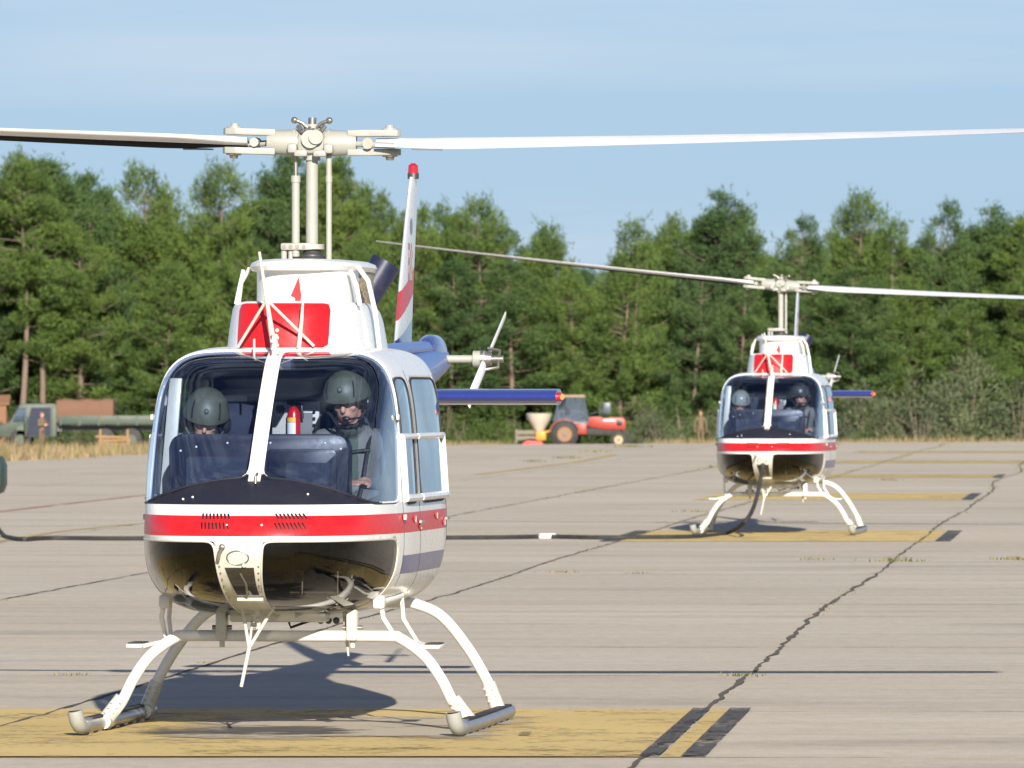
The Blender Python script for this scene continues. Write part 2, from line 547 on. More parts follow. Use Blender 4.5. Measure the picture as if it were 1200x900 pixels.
    for x, z in ((-.30, 1.20), (-.35, 1.19), (.28, 1.215), (-.09, 1.065), (.085, 1.065)):
        rv = MB('nose_fastener', [M['label']]); rv.sph(front(x, z, .002), .006, 0, 6); rv.build(root)
    rv = MB('temperature_probe', [M['steel']])
    rv.tube([front(.01, 1.265, .005), front(.01, 1.28, .03), front(.015, 1.30, .025)], .007)
    rv.build(root)

    # ---------------- interior
    pn = MB('instrument_panel', [M['panel'], M['gauge'], M['label'], M['headliner']])
    def rr(x0, x1, z0, z1, r, y, n=6):
        pts = []
        for (cx, cz, a0) in ((x1-r, z1-r, 0), (x0+r, z1-r, PI/2)):
            for k in range(n+1):
                a_ = a0+PI/2*k/n; pts.append(Vector((cx+r*math.cos(a_), y, cz+r*math.sin(a_))))
        pts += [Vector((x0, y, z0)), Vector((x1, y, z0))]
        return pts
    pn.prism(rr(-.50, .42, 1.05, 1.515, .07, .80), (0, .14, 0), 0, bev=.012)
    pn.prism(rr(-.41, -.06, 1.10, 1.40, .02, .792), (0, .012, 0), 1)
    pn.prism(rr(-.00, .36, 1.10, 1.44, .03, .790), (0, .012, 0), 0, bev=.004)
    pn.prism(rr(.10, .33, 1.12, 1.37, .02, .783), (0, .012, 0), 1)
    for x, z in ((-.36, 1.45), (-.20, 1.47), (.02, 1.47), (.30, 1.47), (.38, 1.44), (-.44, 1.43)):
        pn.sph((x, .80, z), .006, 2, 6)
    pn.build(root)
    dk = MB('glare_deck', [M['matblack']])
    rings = []
    for y in np.linspace(.32, .82, 8):
        w = hull(y)[0]*.86; rings.append([Vector((x*w, y, 1.13+.02*math.cos(x*1.5)+.09*(y-.3))) for x in np.linspace(-1, 1, 11)])
    dk.loft(rings, cap=(False, False), closed=False)
    dk.build(root)
    fl = MB('cabin_floor', [M['interior']])
    rings = []
    for y in np.linspace(.95, 3.1, 12):
        w = hull_x(y, .74)-.02; rings.append([Vector((x*w, y, .735)) for x in np.linspace(-1, 1, 5)])
    fl.loft(rings, cap=(False, False), closed=False)
    fl.box((0, 1.35, .84), (.24, .75, .22), bev=.02)
    fl.build(root)
    bh = MB('bulkhead', [M['interior'], M['cream'], M['black'], M['headliner']])
    bh.box((-.33, 2.02, 1.18), (.60, .10, .62), 0, bev=.03)
    bh.box((.36, 2.02, 1.18), (.54, .10, .62), 0, bev=.03)
    bh.box((-.0, 2.02, 1.30), (.30, .12, 1.10), 0, bev=.02)
    bh.box((-.01, 1.945, 1.55), (.25, .04, .26), 1, bev=.008)
    bh.box((.03, 1.915, 1.56), (.10, .02, .12), 3, bev=.005)
    bh.tube([(-.09, 1.92, 1.64), (-.09, 1.91, 1.64)], .022, 2)
    for k in range(6): bh.sph((.088, 1.915, 1.45+k*.035), .009, 2, 6)
    bh.box((-.34, 1.96, 1.60), (.14, .05, .22), 1, bev=.01)
    bh.box((0, 2.35, 1.90), (.95, .5, .03), 3)
    bh.build(root)
    hl = MB('roof_liner', [M['interior'], M['headliner'], M['cream']])
    rings = []
    for y in np.linspace(1.28, 3.0, 8):
        w = hull_x(y, 1.86)-.03; rings.append([Vector((x*w, y, 1.915-.03*x*x)) for x in np.linspace(-1, 1, 9)])
    hl.loft(rings, cap=(False, False), closed=False)
    for s_ in (-1, 1):
        hl.box((s_*.34, 1.50, 1.885), (.30, .34, .015), 1, bev=.005)
        pass
    hl.box((0, 1.45, 1.87), (.14, .5, .06), 0, bev=.01)
    hl.build(root)
    dp = MB('door_pillar', [M['cream']])
    dp.prism([(-.615, 1.19, 1.16), (-.545, 1.19, 1.16), (-.50, 1.23, 1.80), (-.565, 1.23, 1.80)], (0, .03, 0), 0, bev=.006)
    dp.build(root)
    for s_ in (-1, 1):
        st = MB('pilot_seat', [M['seat'], M['black']])
        st.box((s_*.32, 1.57, .90), (.44, .46, .14), 0, bev=.04)
        st.box((s_*.32, 1.84, 1.20), (.42, .12, .62), 0, bev=.05)
        st.box((s_*.32, 1.86, 1.58), (.24, .09, .20), 0, bev=.04)
        st.build(root)
        cs = MB('control_stick', [M['black']])
        cs.tube([(s_*.32, 1.25, .74), (s_*.32, 1.22, .90), (s_*.30, 1.28, 1.12)], .012)
        cs.sph((s_*.30, 1.28, 1.14), (.022, .022, .05), 0, 10)
        cs.build(root)
        pd = MB('foot_pedal', [M['steel'], M['black']])
        for q in (-.09, .09):
            pd.tube([(s_*.30+q, .60, .70), (s_*.30+q, .62, .86)], .008)
            pd.box((s_*.30+q, .60, .88), (.08, .02, .10), 1, bev=.005)
            pd.tube([(s_*.30+q, .58, .70), (s_*.30, .80, .70)], .008)
        pd.tube([(s_*.30-.16, .66, .715), (s_*.30+.16, .66, .715)], .010)
        pd.build(root)

    # ---------------- cowlings
    def plan(a, y0, y1, z, n=2.7, N=96, x0=0):
        cy, b = (y0+y1)/2, (y1-y0)/2; r = []
        for k in range(N):
            t = 2*PI*k/N-PI/2; c, s = math.cos(t), math.sin(t)
            r.append(Vector((x0+a*math.copysign(abs(c)**(2/n), c), cy+b*math.copysign(abs(s)**(2/n), s), z)))
        return r
    lc = MB('lower_cowling', [M['white'], M['red'], M['black']])
    lv = [(1.90, .380, 1.24, 3.3), (1.975, .376, 1.27, 3.3), (2.03, .37, 1.29, 3.25), (2.10, .360, 1.315, 3.2), (2.15, .350, 1.34, 3.1), (2.178, .338, 1.36, 3.0), (2.192, .318, 1.385, 2.9), (2.197, .285, 1.43, 2.8)]
    lc.loft([plan(a, y0, y1, z, x0=.008) for z, a, y0, y1 in lv], 0, (False, True))
    def cowlred(p):
        return rbox(p.x, p.z, -.262, .222, 1.90, 2.183, .05)
    for f in (lambda p: min(rbox(p.x, p.z, -.242, .238, 1.955, 2.186, .03), 2.0-p.y), ): cut(lc.bm, f)
    for f in lc.bm.faces:
        c = f.calc_center_median()
        if rbox(c.x, c.z, -.242, .238, 1.955, 2.186, .03) > 0 and c.y < 2.0: f.material_index = 1
    lc.build(root, sharp=35)
    ap = MB('access_panel', [M['headliner']])
    def cow(ang, z):   # point on lower cowl side by plan angle
        a = np.interp(z, [l[0] for l in lv], [l[1] for l in lv]); y0 = np.interp(z, [l[0] for l in lv], [l[2] for l in lv]); y1 = 3.2
        cy, b = (y0+y1)/2, (y1-y0)/2; c, s = math.cos(ang), math.sin(ang); n = 2.7
        return Vector(((a+.001)*math.copysign(abs(c)**(2/n), c), cy+(b+.001)*math.copysign(abs(s)**(2/n), s), z))
    A0, A1 = -.86, -.70
    ap.tube([cow(A0, 2.03), cow(A0, 2.12), cow(A1, 2.12), cow(A1, 2.03)], .003, 0, 6, closed=True)
    ap.build(root)
    ap = MB('cowling_strap', [M['white']]); ap.tube([cow(-.30, z) for z in np.linspace(1.98, 2.18, 8)], .010, 0, 6); ap.build(root)
    uc = MB('intake_cowling', [M['white'], M['red']])
    uc.loft([plan(.255, 1.52, 2.5, z, 2.4, x0=.045) for z in (2.19, 2.23, 2.30, 2.36)], 0, (False, False))
    uc.loft([plan(a, y0, y1, z, 2.5, x0=.035) for z, a, y0, y1 in ((2.352, .26, 1.50, 3.1), (2.358, .292, 1.46, 3.15), (2.38, .302, 1.45, 3.16), (2.400, .292, 1.46, 3.15), (2.413, .26, 1.50, 3.1), (2.418, .20, 1.6, 3.0))], 0, (True, True))
    uc.tube([(-.240, 1.62, 2.36), (-.262, 1.64, 2.28), (-.285, 1.66, 2.185)], .010, 0, 8)
    uc.tube([(-.25, 1.90, 2.37), (-.30, 1.96, 2.30), (-.33, 2.02, 2.15), (-.35, 2.05, 1.96)], .011, 0, 8)
    uc.tube([(.305, 1.72, 2.36), (.335, 1.74, 2.28), (.350, 1.76, 2.18)], .012, 0, 8)
    uc.tube([(.32, 1.90, 2.38), (.365, 1.96, 2.31), (.395, 2.02, 2.15), (.415, 2.05, 1.95)], .013, 0, 8)
    # red pennant painted on the drum
    def dr(x, z): 
        a, y0, y1, n = .261, 1.513, 2.507, 2.4; x += .06
        q = min(abs(x-.045)/a, 1); return Vector((x, (y0+y1)/2-(y1-y0)/2*(1-q**n)**(1/n), z))
    uc.bm.faces.ensure_lookup_table()
    f = uc.bm.faces.new([uc.bm.verts.new(dr(*q)) for q in ((-.015, 2.195), (.015, 2.195), (.018, 2.23), (.005, 2.325), (-.038, 2.225), (-.015, 2.215))]); f.material_index = 1
    uc.build(root, sharp=35)
    isn = MB('intake_screen', [M['net']])
    isn.loft([plan(.285, 1.80, 3.0, z, 2.4, x0=.035) for z in (2.19, 2.355)], 0, (False, False))
    isn.build(root)
    ec = MB('engine_cowling', [M['white']])
    rings = []
    for y, w, z0, z1 in ((2.3, .24, 2.0, 2.34), (2.9, .22, 2.0, 2.31), (3.5, .17, 1.95, 2.20), (4.1, .13, 1.9, 2.10), (4.6, .10, 1.85, 2.0), (4.75, .08, 1.85, 1.92)):
        r = []
        for k in range(40):
            a_ = 2*PI*k/40; c, s = math.cos(a_), math.sin(a_)
            r.append(Vector((w*math.copysign(abs(c)**.7, c), y, (z0+z1)/2+(z1-z0)/2*math.copysign(abs(s)**.7, s))))
        rings.append(r)
    ec.loft(rings); ec.build(root)
    for s_ in (-1, 1):
        ex = MB('exhaust_stack', [M['exhaust'], M['black']])
        ax = Vector((s_*.50, .15, .85)).normalized(); p0 = Vector((s_*.17, 3.25, 2.22))
        ex.tube([p0, p0+ax*.24], [.080, .085], 0, 20, caps=False)
        ex.tube([p0, p0+ax*.235], [.073, .078], 1, 20)
        ex.build(root)

    # ---------------- wire cutters and aerials
    wc = MB('wire_cutter', [M['cream']])
    top = Vector((-.095, 1.20, 2.445)); base = Vector((.010, 1.06, 1.90))
    wc.tube([base, base.lerp(top, .4), top], [.020, .012, .007])
    wc.box(base+Vector((-.004, 0, .06)), (.030, .04, .13), bev=.006)
    for k in range(8): wc.sph(base+Vector((-.012+.022*(k % 2), -.02, .01+.019*k)), .011, 0, 6)
    j = base.lerp(top, .55)
    wc.tube([j, (-.215, 1.28, 1.965)], .008); wc.tube([j, (.175, 1.28, 1.965)], .008)
    wc.tube([(.105, 1.22, 1.95), (.118, 1.24, 2.10), (.125, 1.24, 2.20)], [.013, .010, .006])
    wc.tube([(-.11, 1.12, 1.90), (-.11, 1.12, 2.0)], .006)
    wc.build(root)
    wl = MB('belly_wire_cutter', [M['cream']])
    jx = Vector((-.045, .50, .440))
    wl.tube([(-.09, .56, .655), jx], .009); wl.tube([(.075, .56, .650), jx], .009); wl.tube([(-.04, .62, .62), jx], .007)
    wl.tube([jx, (-.085, .50, .245)], [.011, .009])
    wl.box((-.02, .60, .60), (.045, .06, .13), bev=.01)
    for k in range(6): wl.sph((-.022+.012*(-1)**k, .57, .54+k*.022), .011, 0, 6)
    wl.build(root)
    ba = MB('belly_aerial', [M['cream'], M['darkmetal'], M['rubber']])
    ba.tube([(.375, 1.0, .62), (.38, 1.0, .50), (.392, 1.0, .385)], [.015, .011, .005], 0, 8)
    ba.tube([(.08, 1.0, .575), (.10, .97, .53), (.20, .98, .565)], .007, 2)
    for x in (.25, .29, .33): ba.sph((x, 1.0, .565), .018, 1, 8)
    ba.box((.05, 1.2, .585), (.5, .7, .05), 0, bev=.015)
    ba.build(root)

    # ---------------- landing gear
    GX = .085
    def bezier(p, n=22):
        p = [Vector(q) for q in p]; out = []
        for i in range(len(p)-1):
            P0, P1, P2, P3 = p[max(i-1, 0)], p[i], p[i+1], p[min(i+2, len(p)-1)]
            for k in range(n//2):
                t = k/(n//2)
                out.append(.5*((2*P1)+(-P0+P2)*t+(2*P0-5*P1+4*P2-P3)*t*t+(-P0+3*P1-3*P2+P3)*t**3))
        out.append(p[-1]); return out
    for (yy, zf, hw, prof) in ((.95, .487, .50, ((.58, .475), (.705, .385), (.79, .27), (.855, .145), (.93, .050))),
                           (2.25, .625, .40, ((.51, .612), (.637, .548), (.772, .385), (.880, .20), (.935, .06)))):
        ct = MB('cross_tube', [M['gearwhite'], M['cream']])
        pts = [(-x+GX, yy, z) for x, z in prof][::-1]+[(-hw+GX, yy, zf), (GX, yy, zf), (hw+GX, yy, zf)]+[(x+GX, yy, z) for x, z in prof]
        bz = bezier(pts); ct.tube(bz, .0285, 0, 14)
        for s_ in (-1, 1):
            p1 = Vector((s_*.932+GX, yy, .06)); p2 = Vector((s_*.852+GX, yy, .17)) if yy < 2 else Vector((s_*.878+GX, yy, .205))
            ct.tube([p1, p2], [.041, .036], 1, 14)
            for q in range(3):
                for e_ in (-.022, .012):
                    c0 = p1.lerp(p2, .35+.22*q); ct.sph((c0.x+e_*1.2, yy-.038, c0.z), .0085, 1, 6)
            ct.tube([p1+Vector((0, -.09, -.01)), p1+Vector((0, .09, -.01))], .038, 1, 12)
        ct.build(root)
    for s_ in (-1, 1):
        sk = MB('skid', [M['metal'], M['rubber'], M['hub']])
        X = s_*.955+GX
        sk.tube(bezier([(X, .33, .050), (X, .9, .044), (X, 1.7, .044), (X, 2.52, .048)]), .038, 0, 14)
        sk.tube(bezier([(X, .40, .048), (X, .33, .048), (X-.003, .275, .058), (X-.010, .245, .085), (X-.018, .235, .130)], 8), .039, 2, 16)
        sk.tube([(X-.018, .235, .1302), (X-.0181, .235, .1312)], .033, 1, 16)
        sk.box((X, 1.5, .082), (.05, 1.9, .010), 1, bev=.003)
        for y in np.linspace(.5, 2.4, 8): sk.box((X, y, .010), (.045, .12, .018), 0)
        sk.build(root)
        # step beside the front tube
        stp = MB('boarding_step', [M['gearwhite'], M['rubber']])
        stp.tube([(s_*.555, 1.0, .67), (s_*.57, 1.0, .58), (s_*.595+GX*.6, 1.0, .46), (s_*.72+GX*.6, 1.07, .428)], .013)
        stp.tube([(s_*.60, 1.5, .69), (s_*.61, 1.5, .56), (s_*.64+GX*.6, 1.45, .44), (s_*.72+GX*.6, 1.25, .428)], .012)
        stp.box((s_*.765+GX*.6, 1.14, .432), (.085, .26, .020), 0, bev=.006)
        stp.box((s_*.765+GX*.6, 1.14, .446), (.07, .23, .006), 1)
        stp.box((s_*.55, 1.0, .66), (.06, .08, .07), bev=.015); stp.tube([(s_*.555, 1.0, .655), (s_*.60, 1.5, .68)], .016)
        stp.build(root)
        cl = MB('saddle_clamp', [M['cream'], M['steel']])
        cl.box((s_*.335+GX, .95, .545), (.055, .10, .16), bev=.01)
        cl.tube([(s_*.335+GX, .95, .485), (s_*.335+GX, .95, .43)], .014)
        cl.tube([(s_*.335+GX-.05, .95, .53), (s_*.335+GX+.05, .95, .53)], .012, 1)
        cl.build(root)

    # ---------------- tail
    tb = MB('tail_boom', [M['boom'], M['white']])
    rings = []
    for y, zc, r in ((3.9, 1.66, .28), (4.5, 1.68, .245), (5.2, 1.72, .205), (6.0, 1.77, .165), (6.9, 1.825, .130), (7.7, 1.875, .105), (8.3, 1.915, .085), (8.42, 1.92, .06)):
        rings.append([Vector((r*math.cos(a)-.055*(y-3.9)/4.5, y, zc+r*math.sin(a))) for a in np.linspace(0, 2*PI, 33)[:-1]])
    tb.loft(rings)
    tb.tube([(0, 4.3, 1.96), (-.02, 5.2, 1.95), (-.03, 6.2, 1.965), (-.05, 7.7, 1.985)], .045, 0, 10)
    tb.build(root)
    gf = MB('gearbox_fairing', [M['navy']])
    gf.loft([[Vector((-.06+w*math.cos(a), y, zc+h*math.sin(a))) for a in np.linspace(0, 2*PI, 29)[:-1]] for y, w, h, zc in
             ((7.60, .03, .03, 1.97), (7.72, .06, .07, 1.97), (7.95, .075, .105, 1.965), (8.25, .075, .11, 1.96), (8.42, .05, .08, 1.95), (8.48, .02, .03, 1.95))])
    gf.build(root)
    fin = MB('vertical_fin', [M['white'], M['red'], M['navy'], M['purplegrey']])
    LE = [(1.10, 8.05), (1.45, 7.75), (1.80, 7.42), (2.1, 7.56), (2.4, 7.76), (2.7, 7.98), (2.95, 8.18), (3.02, 8.27)]
    TE = [(1.10, 8.42), (1.45, 8.42), (1.80, 8.30), (2.1, 8.34), (2.4, 8.42), (2.7, 8.53), (2.95, 8.62), (3.02, 8.60)]
    rings = []
    for (z, l), (_, t_) in zip(LE, TE):
        r = []; c = t_-l; th = .033*(1-.25*max(0, z-1.8)/1.2)
        for u in (0, .04, .12, .3, .55, .8, 1.0):
            r.append(Vector((-.21+th*2.6*(.2969*math.sqrt(u)-.126*u-.3516*u*u+.2843*u**3-.1036*u**4)*2.0, l+c*u, z)))
        for u in (.8, .55, .3, .12, .04):
            r.append(Vector((-.21-th*2.6*(.2969*math.sqrt(u)-.126*u-.3516*u*u+.2843*u**3-.1036*u**4)*2.0, l+c*u, z)))
        rings.append(r)
    # densify in z
    dens = []
    for i in range(len(rings)-1):
        for k in range(6): dens.append([a.lerp(b, k/6) for a, b in zip(rings[i], rings[i+1])])
    dens.append(rings[-1]); fin.loft(dens)
    fr = [lambda p: p.z-(2.17+.15*(p.y-7.7)/.7), lambda p: p.z-(2.32+.15*(p.y-7.7)/.7), lambda p: p.z-(2.06+.12*(p.y-7.7)/.7)]
    for f in fr: cut(fin.bm, f)
    for f in fin.bm.faces:
        c = f.calc_center_median()
        f.material_index = 2 if fr[2](c) < 0 else (1 if fr[0](c) > 0 and fr[1](c) < 0 else 0)
    fo = fin.build(root)
    em = MB('fin_emblem', [M['purplegrey'], M['red'], M['label']])
    def finx(y, z): 
        l = np.interp(z, [a[0] for a in LE], [a[1] for a in LE]); t_ = np.interp(z, [a[0] for a in TE], [a[1] for a in TE])
        u = min(max((y-l)/(t_-l), .01), .99); th = .033*(1-.25*max(0, z-1.8)/1.2)
        return -.21+th*5.2*(.2969*math.sqrt(u)-.126*u-.3516*u*u+.2843*u**3-.1036*u**4)+.002
    em.poly([(finx(8.20+.06*math.cos(t), 2.72+.05*math.sin(t)), 8.20+.06*math.cos(t), 2.72+.05*math.sin(t)) for t in np.linspace(0, 2*PI, 17)[:-1]], 0)
    for i in range(5):
        for k in range(4):
            y0 = 8.06+.055*k; z0 = 2.62-.045*i
            em.poly([(finx(y, z), y, z) for y, z in ((y0, z0), (y0+.05, z0), (y0+.05, z0-.042), (y0, z0-.042))], 1 if (i+k) % 2 == 0 else 2)
    em.build(fo)
    bc = MB('beacon', [M['beacon'], M['darkmetal']])
    bc.tube([(-.21, 8.40, 3.01), (-.21, 8.40, 3.045)], .034, 1, 14)
    bc.tube([(-.21, 8.40, 3.045), (-.21, 8.40, 3.09), (-.21, 8.40, 3.105)], [.032, .030, .012], 0, 14)
    bc.build(fo)
    stb = MB('stabilizer', [M['navy'], M['white']])
    rings = []
    for x in np.linspace(-.885, .885, 13):
        r = []
        for k in range(24):
            a = 2*PI*k/24; yy = 6.45+.21*math.cos(a); th = .046*math.sin(a)*(1.0 if math.cos(a) < .3 else .75)
            r.append(Vector((x, yy, 1.700+th)))
        rings.append(r)
    stb.loft(rings)
    for f in stb.bm.faces:
        if f.calc_center_median().z < 1.700-.040: f.material_index = 1
    so = stb.build(root)
    for s_ in (-1, 1):
        nl = MB('navigation_light', [M['navlight'] if s_ > 0 else M['lampglass'], M['beacon']])
        nl.sph((s_*.91, 6.36, 1.70), (.012, .016, .016), 0, 10)
        nl.tube([(s_*.885, 6.40, 1.70), (s_*.905, 6.40, 1.70)], .026, 1, 12)
        nl.build(so)
    # tail rotor
    tr = MB('tail_rotor', [M['hub'], M['steel']])
    tr.tube([(-.02, 8.10, 1.925), (.245, 8.10, 1.925)], .024, 0, 12)
    tr.tube([(.19, 8.10, 1.925), (.26, 8.10, 1.925)], .050, 0, 14)
    tr.tube([(.235, 8.10, 1.925), (.30, 8.10, 1.925)], [.055, .040], 1, 12)
    tr.tube([(.30, 8.10, 1.925), (.37, 8.10, 1.925)], .022, 1, 10)
    for a in (0, PI): tr.tube([(.34, 8.10, 1.925), (.345, 8.10+.07*math.cos(a+.8), 1.925+.07*math.sin(a+.8)), (.27, 8.10+.09*math.cos(a+.8), 1.925+.09*math.sin(a+.8))], .010, 1, 8)
    tro = tr.build(root)
    for s_ in (-1, 1):
        bl = MB('tail_rotor_blade', [M['blade_grey']])
        d = Vector((s_*.03, s_*.93, s_*.33)).normalized(); side = Vector((0.25, -d.z, d.y)).normalized(); nrm = d.cross(side).normalized()
        o = Vector((.27, 8.10, 1.925)); rings = []
        for u in (.10, .14, .4, .7, .775):
            ch = .02 if u == .10 else .036; c = o+d*u
            rings.append([c+side*(ch*math.cos(a))+nrm*(.008*math.sin(a)) for a in np.linspace(0, 2*PI, 15)[:-1]])
        bl.loft(rings); bl.build(tro)

    # ---------------- mast and main rotor
    MY = 2.30; MX = .024
    ms = MB('rotor_mast', [M['hub'], M['darkmetal'], M['rubber']])
    ms.tube([(MX, MY, 2.40), (MX, MY, 2.98)], .032, 0, 18)
    ms.tube([(MX, MY, 2.40), (MX, MY, 2.435), (MX, MY, 2.455), (MX, MY, 2.475)], [.085, .075, .05, .045], 2, 18)
    for z in (2.425, 2.445): ms.tube([(MX, MY, z-.004), (MX, MY, z+.004)], .066, 1, 18)
    ms.build(root)
    sw = MB('swashplate', [M['hub'], M['steel']])
    sw.tube([(MX, MY, 2.478), (MX, MY, 2.505)], .065, 0, 18)
    sw.box((-.05, MY-.03, 2.492), (.17, .07, .038), bev=.01)
    for k in range(4): sw.tube([(-.115+.035*k, MY-.068, 2.492), (-.115+.035*k, MY-.058, 2.492)], .011, 1, 8)
    sw.tube([(-.12, MY-.03, 2.49), (-.12, MY-.03, 2.41)], .016); sw.tube([(-.085, MY-.03, 2.47), (-.085, MY-.03, 2.41)], .013)
    sw.build(root)
    for x, r, z0 in ((-.058, .021, 2.44), (.118, .015, 2.42)):
        pk = MB('pitch_link', [M['hub'], M['steel']])
        zt_ = 2.86 if x < 0 else 2.97
        pk.tube([(x, MY-.03, z0), (x, MY-.03, zt_)], r, 0, 14)
        pk.tube([(x, MY-.03, 2.86), (x, MY-.03, 2.97)], r*.55, 1, 10)
        pk.tube([(x, MY-.03, 2.83), (x, MY-.03, 2.865)], r*1.2, 0, 12)
        pk.build(root)
    hub = MB('rotor_hub', [M['hub'], M['steel']])
    hub.box((0, 0, 0), (.15, .17, .12), bev=.03)
    hub.tube([(0, -.11, 0.02), (0, .11, 0.02)], .048, 0, 18)
    hub.tube([(0.03, -.125, 0.03), (0.03, -.10, 0.03)], .038, 0, 18)
    hub.tube([(0, 0, -.09), (0, 0, .10)], .045, 0, 16)
    hub.tube([(0, 0, .10), (0, 0, .135)], .022, 1, 10)
    for s_ in (-1, 1):
        hub.tube([(s_*.01, -.03, .07), (s_*.05, -.03, .105), (s_*.085, -.03, .118)], .010, 1, 8)
        hub.sph((s_*.092, -.03, .120), .018, 1, 8)
        hub.tube([(s_*.05, -.06, .06), (s_*.07, -.04, .09)], .013, 1, 8)
        hub.box((s_*.05, -.09, -.055), (.07, .05, .035), bev=.01)
        # pitch horn
        hub.box((s_*.095, -.07, -.03), (.05, .10, .05), bev=.012)
    for k in range(5):
        hub.sph((-.045+.02*k, -.095, .075-.008*abs(k-2)), .012, 1, 6)
    ho = hub.build(root, loc=(MX, MY, 3.035))
    for s_ in (1, -1):
        R = Matrix.Rotation(0 if s_ > 0 else PI, 3, 'Z')
        cone = Matrix.Rotation(-.020, 3, 'Y')
        def T(p): return R @ (cone @ Vector(p))
        gr = MB('blade_grip', [M['hub'], M['steel']])
        gr.tube([T((.07, 0, 0)), T((.09, 0, 0)), T((.20, 0, 0)), T((.235, 0, 0))], [.068, .070, .064, .056], 0, 20)
        gr.tube([T((.085, 0, 0)), T((.10, 0, 0))], .076, 0, 20)
        for z_ in (-1, 1):
            pts = [(.19, .055), (.30, .050), (.40, .062), (.455, .045), (.47, 0), (.455, -.045), (.40, -.062), (.30, -.050), (.19, -.055)]
            gr.prism([T((x, y, z_*.050-.017)) for x, y in pts], T((0, 0, .034)), 0, bev=.005)
            gr.tube([T((.41, 0, z_*.050)), T((.41, 0, z_*.074))], [.045, .040], 0, 14)
            gr.tube([T((.41, 0, z_*.072)), T((.41, 0, z_*.092))], [.026, .020], 1 if z_ < 0 else 0, 10)
        gr.tube([T((.30, -.07, -.005)), T((.30, .07, -.005))], .024, 0, 14)
        gr.tube([T((.30, -.085, -.005)), T((.30, -.068, -.005))], .030, 1, 10)
        gr.tube([T((.24, -.04, -.005)), T((.44, -.10, -.02))], .016, 0, 10)
        gr.build(ho)
        bl = MB('rotor_blade', [M['blade_grey'], M['blade_black']])
        rings = []
        for u in list(np.linspace(.34, 5.08, 40)):
            tw = math.radians(12.5-2.1*u); ch = .335 if u > .8 else .16+(.335-.16)*min(1, max(0, (u-.34)/.40)); th = (.044 if u > .5 else .050)*(1-.14*u)
            lift = .0026*u*u; r = []
            us = [0, .02, .06, .14, .3, .5, .75, 1.0]
            def sec(w, sg):
                t_ = th*4.6*(.2969*math.sqrt(w)-.126*w-.3516*w*w+.2843*w**3-.1015*w**4)
                yy = (.28-w)*ch; zz = sg*t_
                return T((u, yy*math.cos(tw)-zz*math.sin(tw), yy*math.sin(tw)+zz*math.cos(tw)+lift))
            for w in us: r.append(sec(w, 1))
            for w in us[1:-1][::-1]: r.append(sec(w, -1))
            rings.append(r)
        fs = bl.loft(rings)
        n_top = 7
        bl.bm.normal_update()
        bl.bm.faces.ensure_lookup_table()
        nn = len(rings[0]); 
        for i, f in enumerate(fs[:-2]):
            k = i % nn
            f.material_index = 0 if k < 7 or k >= nn-4 else 1
        b_ob = bl.build(ho, sharp=50)
        tt = MB('trim_tab', [M['darkmetal']])
        tt.box(T((.62, -.205, -.043)), (.16, .03, .008), rot=R.copy()); tt.build(b_ob)
    return root

# ------------------------------------------------------------------ people
def capsule(bm, p, q, r1, r2, n=14):
    p, q = Vector(p), Vector(q); d = q-p; L = d.length
    R = d.to_track_quat('Z', 'Y').to_matrix() if L > 1e-6 else Matrix.Identity(3)
    rings = []
    for a in np.linspace(-PI/2, 0, 5)[1:]: rings.append((r1*math.sin(a), r1*math.cos(a)))
    for a in np.linspace(0, PI/2, 5)[:-1]: rings.append((L+r2*math.sin(a), r2*math.cos(a)))
    vs = [[bm.verts.new(p+R @ Vector((rr*math.cos(2*PI*k/n), rr*math.sin(2*PI*k/n), z))) for k in range(n)] for z, rr in rings]
    b0 = bm.verts.new(p+R @ Vector((0, 0, -r1))); b1 = bm.verts.new(p+R @ Vector((0, 0, L+r2)))
    for i in range(len(vs)-1):
        for k in range(n): bm.faces.new((vs[i][k], vs[i][(k+1) % n], vs[i+1][(k+1) % n], vs[i+1][k]))
    for k in range(n):
        bm.faces.new((b0, vs[0][(k+1) % n], vs[0][k])); bm.faces.new((b1, vs[-1][k], vs[-1][(k+1) % n]))
def ell(bm, c, r, rot=None):
    d = bmesh.ops.create_uvsphere(bm, u_segments=20, v_segments=14, radius=1.0)
    for v in d['verts']:
        v.co = Vector((v.co.x*r[0], v.co.y*r[1], v.co.z*r[2]))
        if rot is not None: v.co = rot @ v.co
        v.co += Vector(c)

def hand(bm, w, d, palm_n, thumb_side, curl=.9):
    """palm from the wrist w along d, five fingers curled towards palm_n"""
    d = Vector(d).normalized(); pn = Vector(palm_n); pn = (pn-d*pn.dot(d)).normalized(); s = d.cross(pn)*thumb_side
    w = Vector(w)
    for k in range(4):
        o = (k-1.5)*.020
        capsule(bm, w+s*o*.6, w+d*.085+s*o, .016, .013, 10)
        L = (.040, .045, .043, .034)[3-k]
        p = w+d*.088+s*o; dd = d.copy()
        for seg in range(3):
            ang = curl*(.45+.35*seg)
            dd = (d*math.cos(ang*(seg+1)*.55)+pn*math.sin(ang*(seg+1)*.55)).normalized()
            q = p+dd*L*(.95, .65, .5)[seg]; capsule(bm, p, q, .0095-.0008*seg, .0088-.0008*seg, 8); p = q
    p = w+d*.03+s*.030; q = p+(d*.6+s*.7+pn*.3).normalized()*.04; capsule(bm, p, q, .014, .011, 8)
    q2 = q+(d*.9+pn*.4).normalized()*.032; capsule(bm, q, q2, .011, .009, 8)

